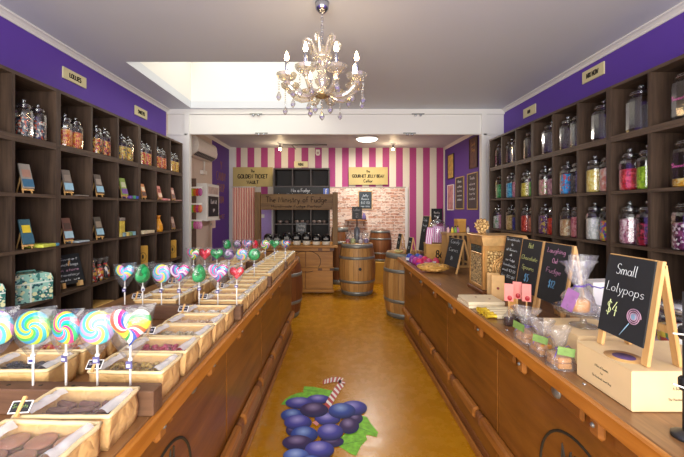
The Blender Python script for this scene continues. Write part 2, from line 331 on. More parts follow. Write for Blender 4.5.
# ---------------------------------------------------------------- lettering
def arc(cx, cy, rx, ry, a0, a1, n=8): return [(cx+rx*cos(radians(a0+(a1-a0)*i/n)), cy+ry*sin(radians(a0+(a1-a0)*i/n))) for i in range(n+1)]
_o = arc(.24, .25, .2, .25, 90, 450, 12)
HAND = {
 'a': (.5, [arc(.22, .25, .2, .24, 60, 400, 10), [(.43, .5), (.43, .06), (.5, 0)]]), 'b': (.48, [[(.05, 1), (.05, 0)], arc(.23, .25, .19, .25, 150, -150, 10)]),
 'c': (.42, [arc(.24, .25, .2, .25, 50, 310, 9)]), 'd': (.5, [arc(.22, .25, .2, .25, 40, 320, 10), [(.43, 1), (.43, 0)]]),
 'e': (.46, [[(.05, .27), (.42, .3)]+arc(.24, .25, .19, .25, 20, 310, 10)]), 'f': (.36, [arc(.3, .8, .14, .2, 60, 180, 5)+[(.16, 0)], [(.02, .5), (.3, .5)]]),
 'g': (.5, [arc(.22, .27, .19, .23, 40, 400, 10), [(.42, .5), (.42, -.2)]+arc(.24, -.2, .18, .18, 0, -150, 6)]), 'h': (.48, [[(.06, 1), (.06, 0)], [(.06, .3)]+arc(.24, .3, .17, .2, 150, 0, 6)+[(.42, 0)]]),
 'i': (.18, [[(.08, .5), (.08, 0)], [(.08, .68), (.1, .72)]]), 'k': (.44, [[(.06, 1), (.06, 0)], [(.4, .5), (.08, .2), (.42, 0)]]), 'l': (.2, [[(.08, 1), (.08, .05), (.16, 0)]]),
 'm': (.72, [[(.06, .5), (.06, 0)], arc(.2, .3, .14, .2, 160, 0, 5)+[(.34, 0)], arc(.49, .3, .15, .2, 170, 0, 5)+[(.64, 0)]]), 'n': (.48, [[(.06, .5), (.06, 0)], [(.06, .3)]+arc(.24, .3, .17, .2, 150, 0, 6)+[(.42, 0)]]),
 'o': (.5, [_o]), 'p': (.5, [[(.06, .5), (.06, -.4)], arc(.25, .25, .19, .25, 150, -150, 10)]), 'q': (.5, [_o, [(.44, .5), (.44, -.4)]]), 'r': (.36, [[(.06, .5), (.06, 0)], arc(.22, .3, .16, .2, 160, 40, 5)]),
 's': (.4, [arc(.21, .37, .15, .13, 40, 250, 7)+arc(.19, .12, .15, .13, 80, -150, 7)]), 't': (.34, [[(.16, .85), (.16, .08), (.28, 0)], [(.02, .52), (.3, .52)]]), 'u': (.48, [[(.06, .5)]+arc(.23, .18, .17, .18, 180, 360, 6)+[(.4, .5)], [(.4, .3), (.42, 0)]]),
 'v': (.44, [[(.04, .5), (.22, 0), (.4, .5)]]), 'w': (.62, [[(.04, .5), (.16, 0), (.3, .4), (.44, 0), (.56, .5)]]), 'y': (.46, [[(.06, .5), (.2, .08), (.22, .05)], [(.42, .5), (.2, -.3), (.08, -.4)]]), 'x': (.44, [[(.05, .5), (.4, 0)], [(.4, .5), (.05, 0)]]),
 'A': (.62, [[(.03, 0), (.3, 1), (.57, 0)], [(.13, .36), (.47, .36)]]), 'B': (.55, [[(.06, 0), (.06, 1)], arc(.06, .76, .36, .24, 90, -90, 7), arc(.06, .26, .42, .26, 90, -90, 7)]),
 'C': (.6, [arc(.36, .5, .3, .5, 55, 305, 10)]), 'D': (.62, [[(.06, 0), (.06, 1)], arc(.06, .5, .48, .5, 90, -90, 9)]), 'E': (.5, [[(.46, 1), (.06, 1), (.06, 0), (.46, 0)], [(.06, .52), (.38, .52)]]),
 'F': (.5, [[(.06, 0), (.06, 1), (.48, 1)], [(.06, .52), (.4, .52)]]), 'G': (.66, [arc(.36, .5, .3, .5, 50, 330, 10)+[(.62, .42), (.4, .42)]]), 'H': (.6, [[(.06, 0), (.06, 1)], [(.52, 0), (.52, 1)], [(.06, .5), (.52, .5)]]),
 'I': (.2, [[(.1, 0), (.1, 1)]]), 'J': (.46, [[(.4, 1), (.4, .25)]+arc(.22, .24, .18, .24, 0, -170, 6)]), 'K': (.56, [[(.06, 0), (.06, 1)], [(.5, 1), (.08, .42), (.54, 0)]]), 'L': (.48, [[(.06, 1), (.06, 0), (.46, .02)]]),
 'M': (.72, [[(.05, 0), (.1, 1), (.35, .2), (.6, 1), (.66, 0)]]), 'N': (.62, [[(.06, 0), (.06, 1), (.54, 0), (.54, 1)]]), 'O': (.68, [arc(.34, .5, .3, .5, 90, 450, 14)]), 'P': (.52, [[(.06, 0), (.06, 1)], arc(.06, .74, .4, .26, 90, -90, 8)]),
 'R': (.56, [[(.06, 0), (.06, 1)], arc(.06, .74, .4, .26, 90, -90, 8), [(.22, .48), (.52, 0)]]), 'S': (.52, [arc(.27, .75, .2, .24, 30, 260, 8)+arc(.25, .25, .22, .26, 85, -150, 8)]), 'T': (.54, [[(.02, 1), (.52, 1)], [(.27, 1), (.27, 0)]]),
 'U': (.6, [[(.06, 1)]+arc(.29, .28, .23, .28, 180, 360, 8)+[(.52, 1)]]), 'V': (.58, [[(.03, 1), (.29, 0), (.55, 1)]]), 'W': (.84, [[(.03, 1), (.22, 0), (.41, .8), (.6, 0), (.8, 1)]]), 'X': (.56, [[(.04, 0), (.52, 1)], [(.04, 1), (.52, 0)]]), 'Y': (.56, [[(.03, 1), (.28, .5), (.53, 1)], [(.28, .5), (.28, 0)]]),
 '$': (.52, [arc(.27, .72, .19, .2, 30, 260, 8)+arc(.25, .28, .2, .22, 85, -150, 8), [(.24, 1.08), (.28, -.1)]]), '0': (.5, [arc(.25, .5, .2, .5, 90, 450, 12)]), '1': (.28, [[(.04, .8), (.16, 1), (.16, 0)]]), '2': (.5, [arc(.24, .74, .2, .26, 160, -20, 7)+[(.05, 0), (.48, .02)]]),
 '3': (.48, [arc(.22, .76, .2, .24, 150, -80, 7)+arc(.22, .27, .22, .27, 90, -150, 8)]), '4': (.54, [[(.34, 1), (.04, .36), (.5, .36)], [(.38, .7), (.38, -.05)]]), '5': (.5, [[(.44, 1), (.12, 1), (.08, .58)]+arc(.22, .3, .22, .3, 110, -150, 9)]), '6': (.5, [[(.36, 1), (.1, .5)]+arc(.25, .27, .2, .27, 150, 510, 12)]),
 '8': (.5, [arc(.25, .76, .17, .23, -90, 270, 12)+arc(.25, .27, .21, .27, 90, -270, 12)]), '.': (.2, [[(.08, 0), (.1, .04)]]), ' ': (.32, []), "'": (.15, [[(.08, 1), (.06, .8)]]), '&': (.6, [arc(.28, .25, .22, .25, -40, -320, 9)])}
def text_w(s): return sum(HAND.get(c, HAND['o'])[0]+.06 for c in s)
def write(mb, s, cx, cz, h, r, slant=.0, width=None, center=True, mtx=None, tilt=0.0):
    """single-stroke hand lettering in the local x-z plane (facing -y)"""
    k = h if width is None else min(h, width/max(.1, text_w(s))); kx = k if width is None else width/max(.1, text_w(s))
    x = cx-(text_w(s)*kx/2 if center else 0); x0 = x
    old = mb.M.copy()
    if mtx is not None: mb.M = old @ mtx
    for c in s:
        w, st = HAND.get(c, HAND['o'])
        for pl in st:
            pts = [(x+(px+slant*pz)*kx, 0, cz+pz*h+(x-x0)*tilt) for px, pz in pl]
            if len(pts) > 1: mb.tube(pts, r, 4, False)
        x += (w+.06)*kx
    mb.M = old
    return mb

# ================================================================ THE SETTING
XL, XR, XRB, YB, H, YBM = -2.36, 2.44, 2.56, 8.0, 3.0, 4.97
YF = -1.7
HX0, HX1, HY0, HY1 = -2.0, -.16, 3.38, 4.93
struct('floor', MB().box(XL-.1, XRB+.1, YF-.1, YB+.1, -.1, 0), M_FLOOR)
b = MB()
b.box(XL-.1, HX0, YF-.1, YBM+.1, H, H+.1); b.box(HX1, XRB+.1, YF-.1, YBM+.1, H, H+.1); b.box(HX0, HX1, YF-.1, HY0, H, H+.1); b.box(HX0, HX1, HY1, YBM+.1, H, H+.1)
b.box(XL-.1, XRB+.1, YBM+.1, YB+.1, H-.02, H+.1)
struct('ceiling', b, M_CEIL)
b = MB()
for a in ((HX0-.05, HX0, HY0-.05, HY1+.05), (HX1, HX1+.05, HY0-.05, HY1+.05), (HX0, HX1, HY0-.05, HY0), (HX0, HX1, HY1, HY1+.05)): b.box(a[0], a[1], a[2], a[3], H+.1, H+.8)
struct('trim_1', b, M_WHITE)                                                      # skylight shaft
w2 = tag(link('window_2', None, None, ((HX0+HX1)/2, (HY0+HY1)/2, H+.8)), kind='structure')
MB().box(-.95, .95, -.8, .8, 0, .03).build('pane', emit('fffae6', 1.4), w2)
fb = MB()
for a in ((-1.0, -.92, -.83, .83), (.92, 1.0, -.83, .83), (-.92, .92, -.83, -.76), (-.92, .92, .76, .83)): fb.box(a[0], a[1], a[2], a[3], -.03, -.001)
fb.build('window_frame', M_WHITE, w2)
b = MB(); b.box(XL-.1, XL, YF-.1, 4.95, 0, H); b.mi = 1; b.box(XL-.1, XL, 4.95, 6.83, 0, H); b.mi = 2; b.box(XL-.1, XL, 6.83, YB+.1, 0, H)
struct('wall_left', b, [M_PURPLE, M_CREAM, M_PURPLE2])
b = MB(); b.box(XR, XR+.2, YF-.1, 5.1, 0, H); b.mi = 1; b.box(XRB, XRB+.1, 5.1, YB+.1, 0, H)
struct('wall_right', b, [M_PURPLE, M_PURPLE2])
M_STRIPE = stripes('ae4480', 'e2d8c8', .3086, -2.263, .504)
struct('wall_back', MB().box(XL-.1, XRB+.1, YB, YB+.1, 0, H), M_STRIPE)
b = MB(); b.box(XL-.1, -2.05, YF-.1, YF, 0, H); b.box(2.1, XRB+.1, YF-.1, YF, 0, H); b.box(-2.05, 2.1, YF-.1, YF, 2.75, H); b.box(-2.05, 2.1, YF-.1, YF, 0, .35)
struct('wall_front', b, M_WHITE)
w1 = tag(link('window_1', None, None, (0, YF-.05, .35)), kind='structure')
fb = MB()
for a in ((-2.05, -1.99, 0, 2.4), (2.04, 2.1, 0, 2.4), (-.03, .03, 0, 2.4), (-2.05, 2.1, 0, .06), (-2.05, 2.1, 2.34, 2.4)): fb.box(a[0], a[1], -.04, .04, a[2], a[3])
fb.build('window_frame', M_DARK, w1); MB().box(-2.0, 2.05, -.005, .005, .03, 2.37).build('pane', M_PANE, w1)
# cornices, beam, posts
def cornice(x, s, y0, y1, z=H): return MB().prism([(x, z), (x+s*.05, z), (x+s*.05, z-.012), (x+s*.032, z-.018), (x+s*.014, z-.034), (x+s*.01, z-.05), (x, z-.05)][::s], y0, y1, 'y')
struct('trim_2', cornice(XL, 1, YF, YBM), M_WHITE); struct('trim_3', cornice(XR, -1, YF, YBM), M_WHITE)
b = MB().box(XL, XRB, YBM+.03, YBM+.07, 2.645, H); b.box(XL, XRB, YBM, YBM+.03, 2.93, H); b.box(-2.07, 2.17, YBM+.015, YBM+.03, 2.65, 2.925)
struct('trim_4', b, M_WHITE)
for nm, x0, x1, xi in (('trim_5', XL, -2.07, -2.07), ('trim_6', 2.14, XR, 2.14)):
    b = MB().box(x0, x1, YBM+.01, YBM+.07, 0, 2.645); b.box(x0, x1, YBM-.004, YBM+.01, 2.63, 2.65)
    b.box(xi-.04 if xi < 0 else xi-.03, xi+.03 if xi < 0 else xi+.04, YBM-.004, YBM+.075, 0, 2.93)
    struct(nm, b, M_WHITE)
struct('trim_7', MB().box(XL, XL+.15, YB-.05, YB, 0, H-.02), M_WHITE)                                        # white pilaster in the back corner
struct('trim_8', MB().prism([(XRB, H-.02), (XRB-.05, H-.02), (XRB, H-.07)], 5.13, YB, 'y'), M_WHITE)
struct('trim_9', MB().prism([(XL, H-.02), (XL, H-.07), (XL+.05, H-.02)], 5.13, YB, 'y'), M_WHITE)
struct('baseboard_back', MB().box(-2.2, XRB, YB-.055, YB-.04, 0, .1).box(-2.2, XRB, YB-.04, YB, 0, .1), M_WHITE)
# brick-patterned wallpaper panel on the back wall
bw = tag(MB().box(-.08, 1.64, YB-.03, YB, .1, 2.065).build('wall_panel', brickwall()), 'pale brick patterned panel covering the lower striped back wall', 'wall panel')
bl = MB().box(-.1, 1.66, YB-.045, YB, 2.065, 2.085).build('ledge', plain('b8aea4', .6), bw)
MB().box(1.64, 1.70, YB-.035, YB, .1, 2.085).build('edge_strip', M_WHITE, bw)
# the beam's little clamps
def clamp():
    t = thing('clamp_bracket', '', 'bracket'); MB().box(-.09, .09, -.012, 0, -.008, .008, .003).build('plate', M_ZINC, t)
    for x in (-.035, .035): MB().ball((x, -.012, -.02), .018, 8, 5).build('bolt', M_SILVER, t)
    return t
for px, py, y, lb in ((256, 114, YBM, 'upper steel clamp bracket on left half of white beam'), (418, 114, YBM, 'upper steel clamp bracket on right half of white beam'), (261.5, 133.2, YBM+.0148, 'lower steel clamp bracket on left underside of white beam'), (409.5, 133.2, YBM+.0148, 'lower steel clamp bracket on right underside of white beam')):
    place('clamp', clamp, lb, P(px, py, y), group=None)

# ---------------------------------------------------------------- wall cubbies
def shelf_unit(side, y0, y1, z0, z1, shelves, label, group):
    d0, d1 = (XL+.002, -1.95) if side < 0 else (2.08, XR-.002); t = .022
    root = thing('cube_shelf', label, 'shelf', ((d0+d1)/2, (y0+y1)/2, z0), group=group); o = Vector(root.location)
    a, c, e, f, h = d0-o.x, d1-o.x, y0-o.y, y1-o.y, z1-z0
    for ya in (e, f-t): MB().box(a, c, ya, ya+t, 0, h).build('side_panel', M_SHELF, root)
    MB().box(a, c, e+t, f-t, h-t, h).build('top_panel', M_SHELFH, root); MB().box(a, c, e+t, f-t, 0, t).build('bottom_panel', M_SHELFH, root)
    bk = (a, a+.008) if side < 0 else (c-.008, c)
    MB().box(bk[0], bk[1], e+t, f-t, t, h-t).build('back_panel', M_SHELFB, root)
    x0, x1 = (a+.008, c-.002) if side < 0 else (a+.002, c-.008)
    for s in shelves: MB().box(x0, x1, e+t, f-t, s-z0-t/2, s-z0+t/2).build('shelf', M_SHELFH, root)
    lv = [t]+[v for s in sorted(shelves) for v in (s-z0-t/2, s-z0+t/2)]+[h-t]
    for k in (1, 2):
        yc = e+(f-e)*k/3; b = MB()
        for q in range(0, len(lv), 2): b.box(x0, x1, yc-t/2, yc+t/2, lv[q], lv[q+1])
        b.build('divider', M_SHELF, root)
LZ = [1.669, 1.311, .958, .60, .25]; RZ = [1.702, 1.315, .93, .54, .2]
LY = [1.443, 2.486, 3.529, 4.54]; RY = [1.63, 2.643, 3.655, 4.66]
PL = ['nearest the camera', 'in the middle of the run', 'farthest back beside the white post']
for k in range(3):
    shelf_unit(-1, LY[k], LY[k+1], 0, 2.02, LZ, 'tall dark wood cubby shelf on left wall, '+PL[k], 'dark cubby shelves')
    shelf_unit(-1, LY[k], LY[k+1], 2.021, 2.43, [], 'single row dark cubby unit atop left wall shelves, '+PL[k], 'dark cubby shelves')
    shelf_unit(1, RY[k], RY[k+1], 0, 2.10, RZ, 'tall dark wood cubby shelf on right wall, '+PL[k], 'dark cubby shelves')
    shelf_unit(1, RY[k], RY[k+1], 2.101, 2.50, [], 'single row dark cubby unit atop right wall shelves, '+PL[k], 'dark cubby shelves')
def cell(side, i):
    """i-th cubby counted from the camera: y range"""
    Y = LY if side < 0 else RY; u, c = divmod(i, 3); w = (Y[u+1]-Y[u])/3
    return Y[u]+w*c, Y[u]+w*(c+1)

# ---------------------------------------------------------------- counters
def counter(side):
    """local: +x runs under the top, front edge at x=0, y along the counter"""
    if side > 0: loc, rz, y0, y1, top, dep, lab = (.845, 0, 0), 0, .25, 4.6, .95, .72, 'right'
    else: loc, rz, y0, y1, top, dep, lab = (-.5406, 0, 0), -.0244, .25, 4.42, .97, .98, 'left'
    s = side; X = lambda u: u*s
    def bx(mb, u0, u1, a, c, z0, z1, bev=.004): return mb.box(min(X(u0), X(u1)), max(X(u0), X(u1)), a, c, z0, z1, bev)
    wt = thing('worktop', 'long dark timber worktop with honey coloured edge on the %s counter' % lab, 'countertop', loc, rz)
    bx(MB(), .022, dep, y0, y1, top-.055, top).build('top_board', M_TOP, wt); bx(MB(), -.0, .022, y0, y1, top-.06, top+.001, .006).build('edge_nosing', M_NOSE, wt)
    for k in range(7):
        MB().lathe([(.007, -.001), (.007, .002), (.004, .0035)], 10, (X(.06), .7+k*.56, top)).build('bolt_head', M_SILVER, wt)
    ct = thing('shop_counter', 'long %s shop counter fronted with orange brown wine crate timber' % lab, 'counter', loc, rz)
    f = .085
    bx(MB(), f+.012, dep-.03, y0+.02, y1-.04, .02, top-.06, 0).build('carcass', M_PLINTH, ct)
    n = 5; L = (y1-.04-y0)/n
    for k in range(n): bx(MB(), f, f+.0115, y0+k*L+.006, y0+(k+1)*L-.006, .11, top-.062, .003).build('front_panel', M_PANEL, ct)
    nb = 9; L2 = (y1-.04-y0)/nb
    for k in range(nb):
        a = y0+k*L2
        bt = bx(MB(), f-.022, f-.0005, a+.07, a+L2-.07, top-.155, top-.075, .012).build('top_batten', M_PANEL, ct)
        bk = bx(MB(), f-.03, f-.0005, a-.03, a+.03, top-.16, top-.075, .012).build('end_block', M_RAIL, ct) if k else None
        if bk: MB().ball((X(f-.03), a+.005, top-.118), .009, 8, 5).build('bolt_head', M_ZINC, bk)
        lr = bx(MB(), f-.045, f-.0005, a+.045, a+L2-.045, .255, .325, .012).build('ledge_rail', M_RAIL, ct)
        lb = bx(MB(), f-.04, f-.0005, a-.038, a+.038, .245, .32, .014).build('rail_block', M_PLINTH, ct)
    ends = bx(MB(), f+.005, dep-.02, y1-.04, y1-.015, .0, top-.061, .004).build('end_panel', M_PANEL, ct)
    bx(MB(), f-.0, f+.06, y0, y1-.042, 0, .105, .006).build('plinth', M_PLINTH, ct)
    bx(MB(), f-.02, f-.0005, y0, y1-.042, .0, .06, .008).build('kick_rail', M_RAIL, ct)
    # burnt-in cellar marks
    for yc, zc, r in (((1.33, .46, .235),) if s > 0 else ((1.25, .53, .195),)):
        pts = [(X(f-.001), yc+r*cos(2*pi*i/48), zc+r*sin(2*pi*i/48)) for i in range(48)]
        MB().tube(pts, .006, 5, True, True).build('burnt_ring', M_INK, ct)
        b = MB(); write(b, 'ML', 0, 0, .10, .005, mtx=Matrix.Translation((X(f-.001), yc+.03, zc+.07)) @ Matrix.Rotation(-s*pi/2, 4, 'Z')); b.build('burnt_letters', M_INK, ct)
    for yy in (1.42, 2.72, 3.6):
        MB().tube([(X(f-.023), yy, top-.11), (X(f-.03), yy, top-.11)], [.028, .024], 14).build('oval_badge', M_ZINC, ct)
    return wt, ct
counter(1); counter(-1)
def edgeL(y): return -.5406+.0244*y

# ---------------------------------------------------------------- floor artwork
def decal():
    c0 = PZ(325, 425, .002)
    t = thing('floor_decal', 'printed floor sticker of purple grapes with candy cane and green leaves', 'floor sticker', (c0.x, c0.y, 0)); k = [0]
    def q(zx, zy): p = PZ(280+zx/5.57, 375+zy/5.57, 0); return (p.x-c0.x, p.y-c0.y)
    def flat(name, pts, m):
        k[0] += 1; z = .0012+.00035*k[0]
        mb = MB(); mb.prism(pts, z-.0003, z); mb.build(name, m, t)
    gr = plain('7cc234', .55, 0, .35, 30); vein = plain('4d8f22', .4)
    for pl in ([(5,165),(30,135),(62,114),(100,100),(140,96),(172,110),(165,140),(100,160),(40,168)], [(128,92),(135,64),(180,66),(230,75),(272,84),(318,93),(308,125),(240,130),(170,112),(150,108)], [(430,235),(460,228),(484,236),(505,270),(522,290),(546,322),(538,347),(505,338),(478,334),(484,362),(450,398),(424,452),(392,440),(330,400),(338,350),(400,300)]):
        flat('leaf', [q(*p) for p in pl], gr)
    for a, c in (((130,80),(300,110)), ((430,290),(530,330)), ((345,390),(470,365)), ((20,160),(165,118))):
        p0, p1 = Vector(q(*a)), Vector(q(*c)); n = Vector((-(p1-p0).y, (p1-p0).x)).normalized()*.004; flat('leaf_vein', [tuple(p0-n), tuple(p1), tuple(p0+n)], vein)
    G = {'b': grape('3c52a4', '93aee2'), 'p': grape('4f4ea6', 'a8a2e0'), 'd': grape('43345f', '9484b0'), 'l': grape('5a72c0', 'a6bcec')}
    back = [(215,138,66,26,'p'), (420,245,42,32,'d'), (65,310,32,32,'d'), (290,375,66,32,'d'), (410,188,76,42,'p'), (110,160,80,33,'p')]
    front = [(70,230,66,38,'b'), (265,250,72,36,'p'), (190,200,79,41,'d'), (345,205,76,44,'b'), (100,270,77,43,'p'), (385,290,56,45,'d'), (280,325,73,47,'p'), (135,340,76,48,'b'), (98,385,86,43,'d'), (220,425,82,50,'p'), (90,462,74,44,'l'), (170,500,70,45,'b'), (255,505,66,42,'d')]
    def gp(L):
        for cx, cy, rx, ry, c in L: flat('grape', [q(cx+rx*cos(2*pi*i/28), cy+ry*sin(2*pi*i/28)) for i in range(28)][::-1], G[c])
    gp(back); gp(front[:1])
    # candy cane
    path = [(262,182),(285,140),(305,108),(325,75),(345,52),(345,35),(322,28),(290,30),(262,38),(240,44)]; pts = []
    for i in range(len(path)-1):
        for j in range(3): f = j/3; pts.append((path[i][0]*(1-f)+path[i+1][0]*f, path[i][1]*(1-f)+path[i+1][1]*f))
    pts.append(path[-1]); k[0] += 1; mb = MB(); z = .0012+.00035*k[0]
    for i in range(len(pts)-1):
        a, c = Vector(pts[i]), Vector(pts[i+1]); d = (c-a).normalized(); n0 = Vector((-d.y, d.x))
        w = 18 if i < 15 else 15-4*(i-15)/12
        mb.mi = i % 2; quad = [q(*(a-n0*w+d*5)), q(*(c-n0*w+d*5)), q(*(c+n0*w-d*5)), q(*(a+n0*w-d*5))]
        mb.add([(p[0], p[1], z) for p in quad], [(0,1,2,3)], False)
    mb.build('candy_cane', [plain('b8283a', .35), plain('f2ece6', .35)], t)
    gp(front[1:])
    flat('cane_tip', [q(180,272), q(200,262), q(218,280), q(205,292)], plain('d98a86', .35))
decal()

# ---------------------------------------------------------------- barrels
BW = [barrelwood('8d5d28', 'd6a664'), barrelwood('66361a', 'a0683a')]
def barrel_parts(t, r, R2, h, wood, hoops=(.0, .27, .73, 1.0), lid=True, bung=None):
    prof = lambda f: r+(R2-r)*(1-(2*f-1)**2)
    MB().lathe([(prof(i/14), h*i/14) for i in range(15)], 40).build('staves', wood, t)
    for f in hoops:
        w = .075*h/.94 if f in (0.0, 1.0) else .05*h/.94; f0 = min(max(f-w/h/2, .001), 1-w/h-.001)
        pr = [(prof(f0+w/h*q)+.004, h*(f0+w/h*q)) for q in (0, .5, 1)]
        MB().lathe([(prof(f0)-.004, pr[0][1])]+pr+[(prof(f0+w/h)-.004, pr[2][1])], 40).build('hoop', M_ZINC, t)
    MB().lathe([(r-.03, h+.0005), (r-.03, h+.003)], 40).build('head', wood, t)
    if bung: MB().lathe([(.028, 0), (.028, .012), (.02, .014)], 12).build('bung', M_BLACK, t, (bung*R2, -sqrt(1-bung*bung)*R2+.006, h*.53), rot=(radians(90), 0, 0))
def barrel(label, x, y, z=0, r=.285, R2=.345, h=.94, w=0, bung=None):
    t = thing('wine_barrel', label, 'barrel', (x, y, z), R.random()*.3 if not bung else 0, 'old oak wine barrels'); barrel_parts(t, r, R2, h, BW[w], bung=bung); return t
barrel('oak wine barrel with dark bung hole standing mid aisle, sweets display on top', .455, 6.62, bung=.09)
barrel('oak wine barrel tucked against far end of the right counter', 1.10, 5.26)
barrel('reddish oak wine barrel tucked against far end of the left counter', -.80, 5.24, w=1, h=.86)
barrel('dark oak barrel half hidden between fudge counter and brick panel', .15, 7.46, r=.17, R2=.2, h=1.2, w=1)
pl = tag(MB().box(.78, 1.34, 7.36, 7.9, 0.0, .46, .01).build('plinth_box', plain('c9962a', .5, 0, .1, 6)), 'mustard yellow box plinth under the small rear barrel', 'plinth')
barrel('small two tone barrel raised on yellow plinth by brick panel', 1.03, 7.62, .461, .20, .245, .66, 1)
# ================================================================ JARS
def jar_maker():
    t = thing('candy_jar', '', 'jar')
    MB().lathe([(.070, .0), (.080, .004), (.083, .02), (.083, .195), (.078, .215), (.060, .232), (.056, .240)], 14, smooth=False).build('body', M_GLASS, t)
    MB().lathe([(.056, .238), (.066, .240), (.068, .246), (.066, .252), (.056, .254)], 20).build('rim', film('e6ebee', .25, .6, .04), t)
    ld = MB().lathe([(.062, .254), (.060, .262), (.045, .274), (.018, .280), (.012, .284)], 20).build('lid', film('e6ebee', .22, .6, .04), t)
    MB().ball((0, 0, .296), .018, 12, 8, (1, 1, .85)).build('knob', film('dde4e8', .3, .6, .03), ld)
    return t
def fill_maker():
    mb = MB()
    prof = [(.074, .005)]+[(.0755+.002*R.random(), .005+.165*i/9) for i in range(1, 10)]+[(.066, .176), (.045, .180), (.02, .186), (0.0, .188)]
    mb.lathe(prof, 20)
    o = mb.build('jar_sweets', M_KBOX); return o
def jar(key, loc, sc, rz, label, fill=None, flabel=None, group=None, fh=1.0):
    place('jar', jar_maker, label, loc, rz, group, sc)
    if fill:
        if 'fill' not in PROTO: PROTO['fill'] = fill_maker(); o = PROTO['fill']
        else: o = copy_tree(PROTO['fill'])
        o.data = o.data.copy(); o.data.materials[0] = fill
        o.location = (loc[0], loc[1], loc[2]+.001); o.rotation_euler = (0, 0, rz); o.scale = (sc[0], sc[1], sc[2]*fh)
        tag(o, flabel, 'sweets', None, 'stuff')
ORD = ['first', 'second', 'third', 'fourth', 'fifth', 'sixth', 'seventh', 'eighth', 'ninth']
# right wall: cells counted from the camera; i=8 is farthest. (colours, words) for rear and near jar of each cubby
row2 = {8: [(('3aa05a', '5cc07a', '2c8448'), 'green'), None], 7: [(('2f9fd0', '5bc0e0', '1f80b8'), 'sky blue'), (('d98aa8', 'e8b0c4', 'c86a92'), 'pink')],
        6: [(('d6c040', 'ead968', 'b8a030'), 'yellow'), (('64b830', '86d050', '48982a'), 'bright green')], 5: [(('b88a7a', 'd8a8a0', '98b070', 'c08088'), 'dusty olive'), (('c890a0', 'e0b0b8', 'a87888'), 'dusty pink')],
        4: [(('1e8fd0', '2fa8e6', '1878b8', 'c05050'), 'blue and red'), (('23232a', '45454e', '6a6a70'), 'black')], 3: [(('e8d070', 'f2e298', 'd8ba50'), 'pale yellow'), (('e8a8a0', 'f4e0d8', 'd88878', 'f0c8b8'), 'pink and white')],
        2: [(('c82838', 'e04858', 'a01c2c'), 'red'), (('9cc820', 'b8e040', '80a818'), 'lime green')], 1: [(('e0a028', 'f0c050', 'c88818', 'f4e0a0'), 'orange'), None], 0: [(('d8c8a0', 'c8b088'), 'cream'), None]}
row3 = {8: [(('d8d8d0', '88b888', 'e8e4e0'), 'white and green'), (('d88ab0', 'e8b0cc', 'c070a0'), 'pink')], 7: [(('c8a868', 'dcc088', 'b09050'), 'tan'), (('2a3a98', '4050b8', '202c78'), 'navy blue')],
        6: [(('d03830', 'e86048', 'b02020'), 'red'), (('e07858', 'f09878', 'c86048'), 'salmon')], 5: [(('6a3a78', '8a5a90', 'c8a850', '503058'), 'purple and gold'), (('e03028', 'f05038', 'c02020'), 'bright red')],
        4: [(('d8c098', 'c8a078', 'e8dcc0', 'b88a60'), 'beige'), (('d87888', 'e8a0a8', 'c06070'), 'coral pink')], 3: [(('e8e8e4', 'd0d4d0', 'f4f4f0'), 'white'), (('e04898', '48a0e0', 'f0d040', '60c050', '8850b8', 'f08030'), 'rainbow coloured')],
        2: [(('b87890', 'd8a8b8', '8a4a60', 'f0d8e0'), 'mauve and white'), (('a81838', 'c83858', '78102a', '401020'), 'dark red')], 1: [(('6a2a58', 'f0e8ec', '8a4070', '4a1c40', 'd8c0d0'), 'purple and white'), None], 0: [(('a07858', 'c8a078'), 'brown'), None]}
def right_cell(i, row, z, spec):
    y0, y1 = cell(1, i); far = ORD[8-i]
    if spec[1] is None: js = [(2.180, y0+.172, (1.02, 1.02, 1.08))]
    else: js = [(2.160, y0+.240, (.79, .79, 1.0)), (2.160, y0+.094, (.79, .79, 1.0))]
    for q, (x, y, sc) in enumerate(js):
        s = spec[q]; pos = '' if len(js) == 1 else (' rear jar,' if q == 0 else ' front jar,')
        if s == 'e': jar('j', (x, y, z), sc, R.random(), 'empty glass jar, right wall top row,%s %s cubby from beam' % (pos, far), group='glass jars on the right wall')
        else:
            jar('j', (x, y, z), sc, R.random(), 'jar of %s sweets, right wall %s row,%s %s cubby from beam' % (s[1], row, pos, far),
                candy(s[0], 62), '%s sweets in right wall %s row,%s %s cubby from beam' % (s[1], row, pos, far), 'glass jars on the right wall',
                .28 if (i == 1 and row == 'second') else (.86+.2*R.random()))
for i in range(9):
    if i == 0: continue
    right_cell(i, 'top', 2.124, ['e', 'e'] if i in (4, 7) else ['e', None])
    right_cell(i, 'second', 1.7135, row2[i]); right_cell(i, 'third', 1.3265, row3[i])
# pink writing on the two nearest jars
for z, s in ((2.124+.12, 'Sweet'), (1.7135+.12, 'Sweet')):
    b = MB(); write(b, s, 0, 0, .024, .0012); o = b.build('jar_lettering', plain('d85aa8', .6), None, (2.099, cell(1,1)[0]+.165-.005, z), -1.2)
    tag(o, 'pink script lettering on %s nearest jar of right wall' % ('empty top row' if z > 2 else 'second row'), 'lettering')
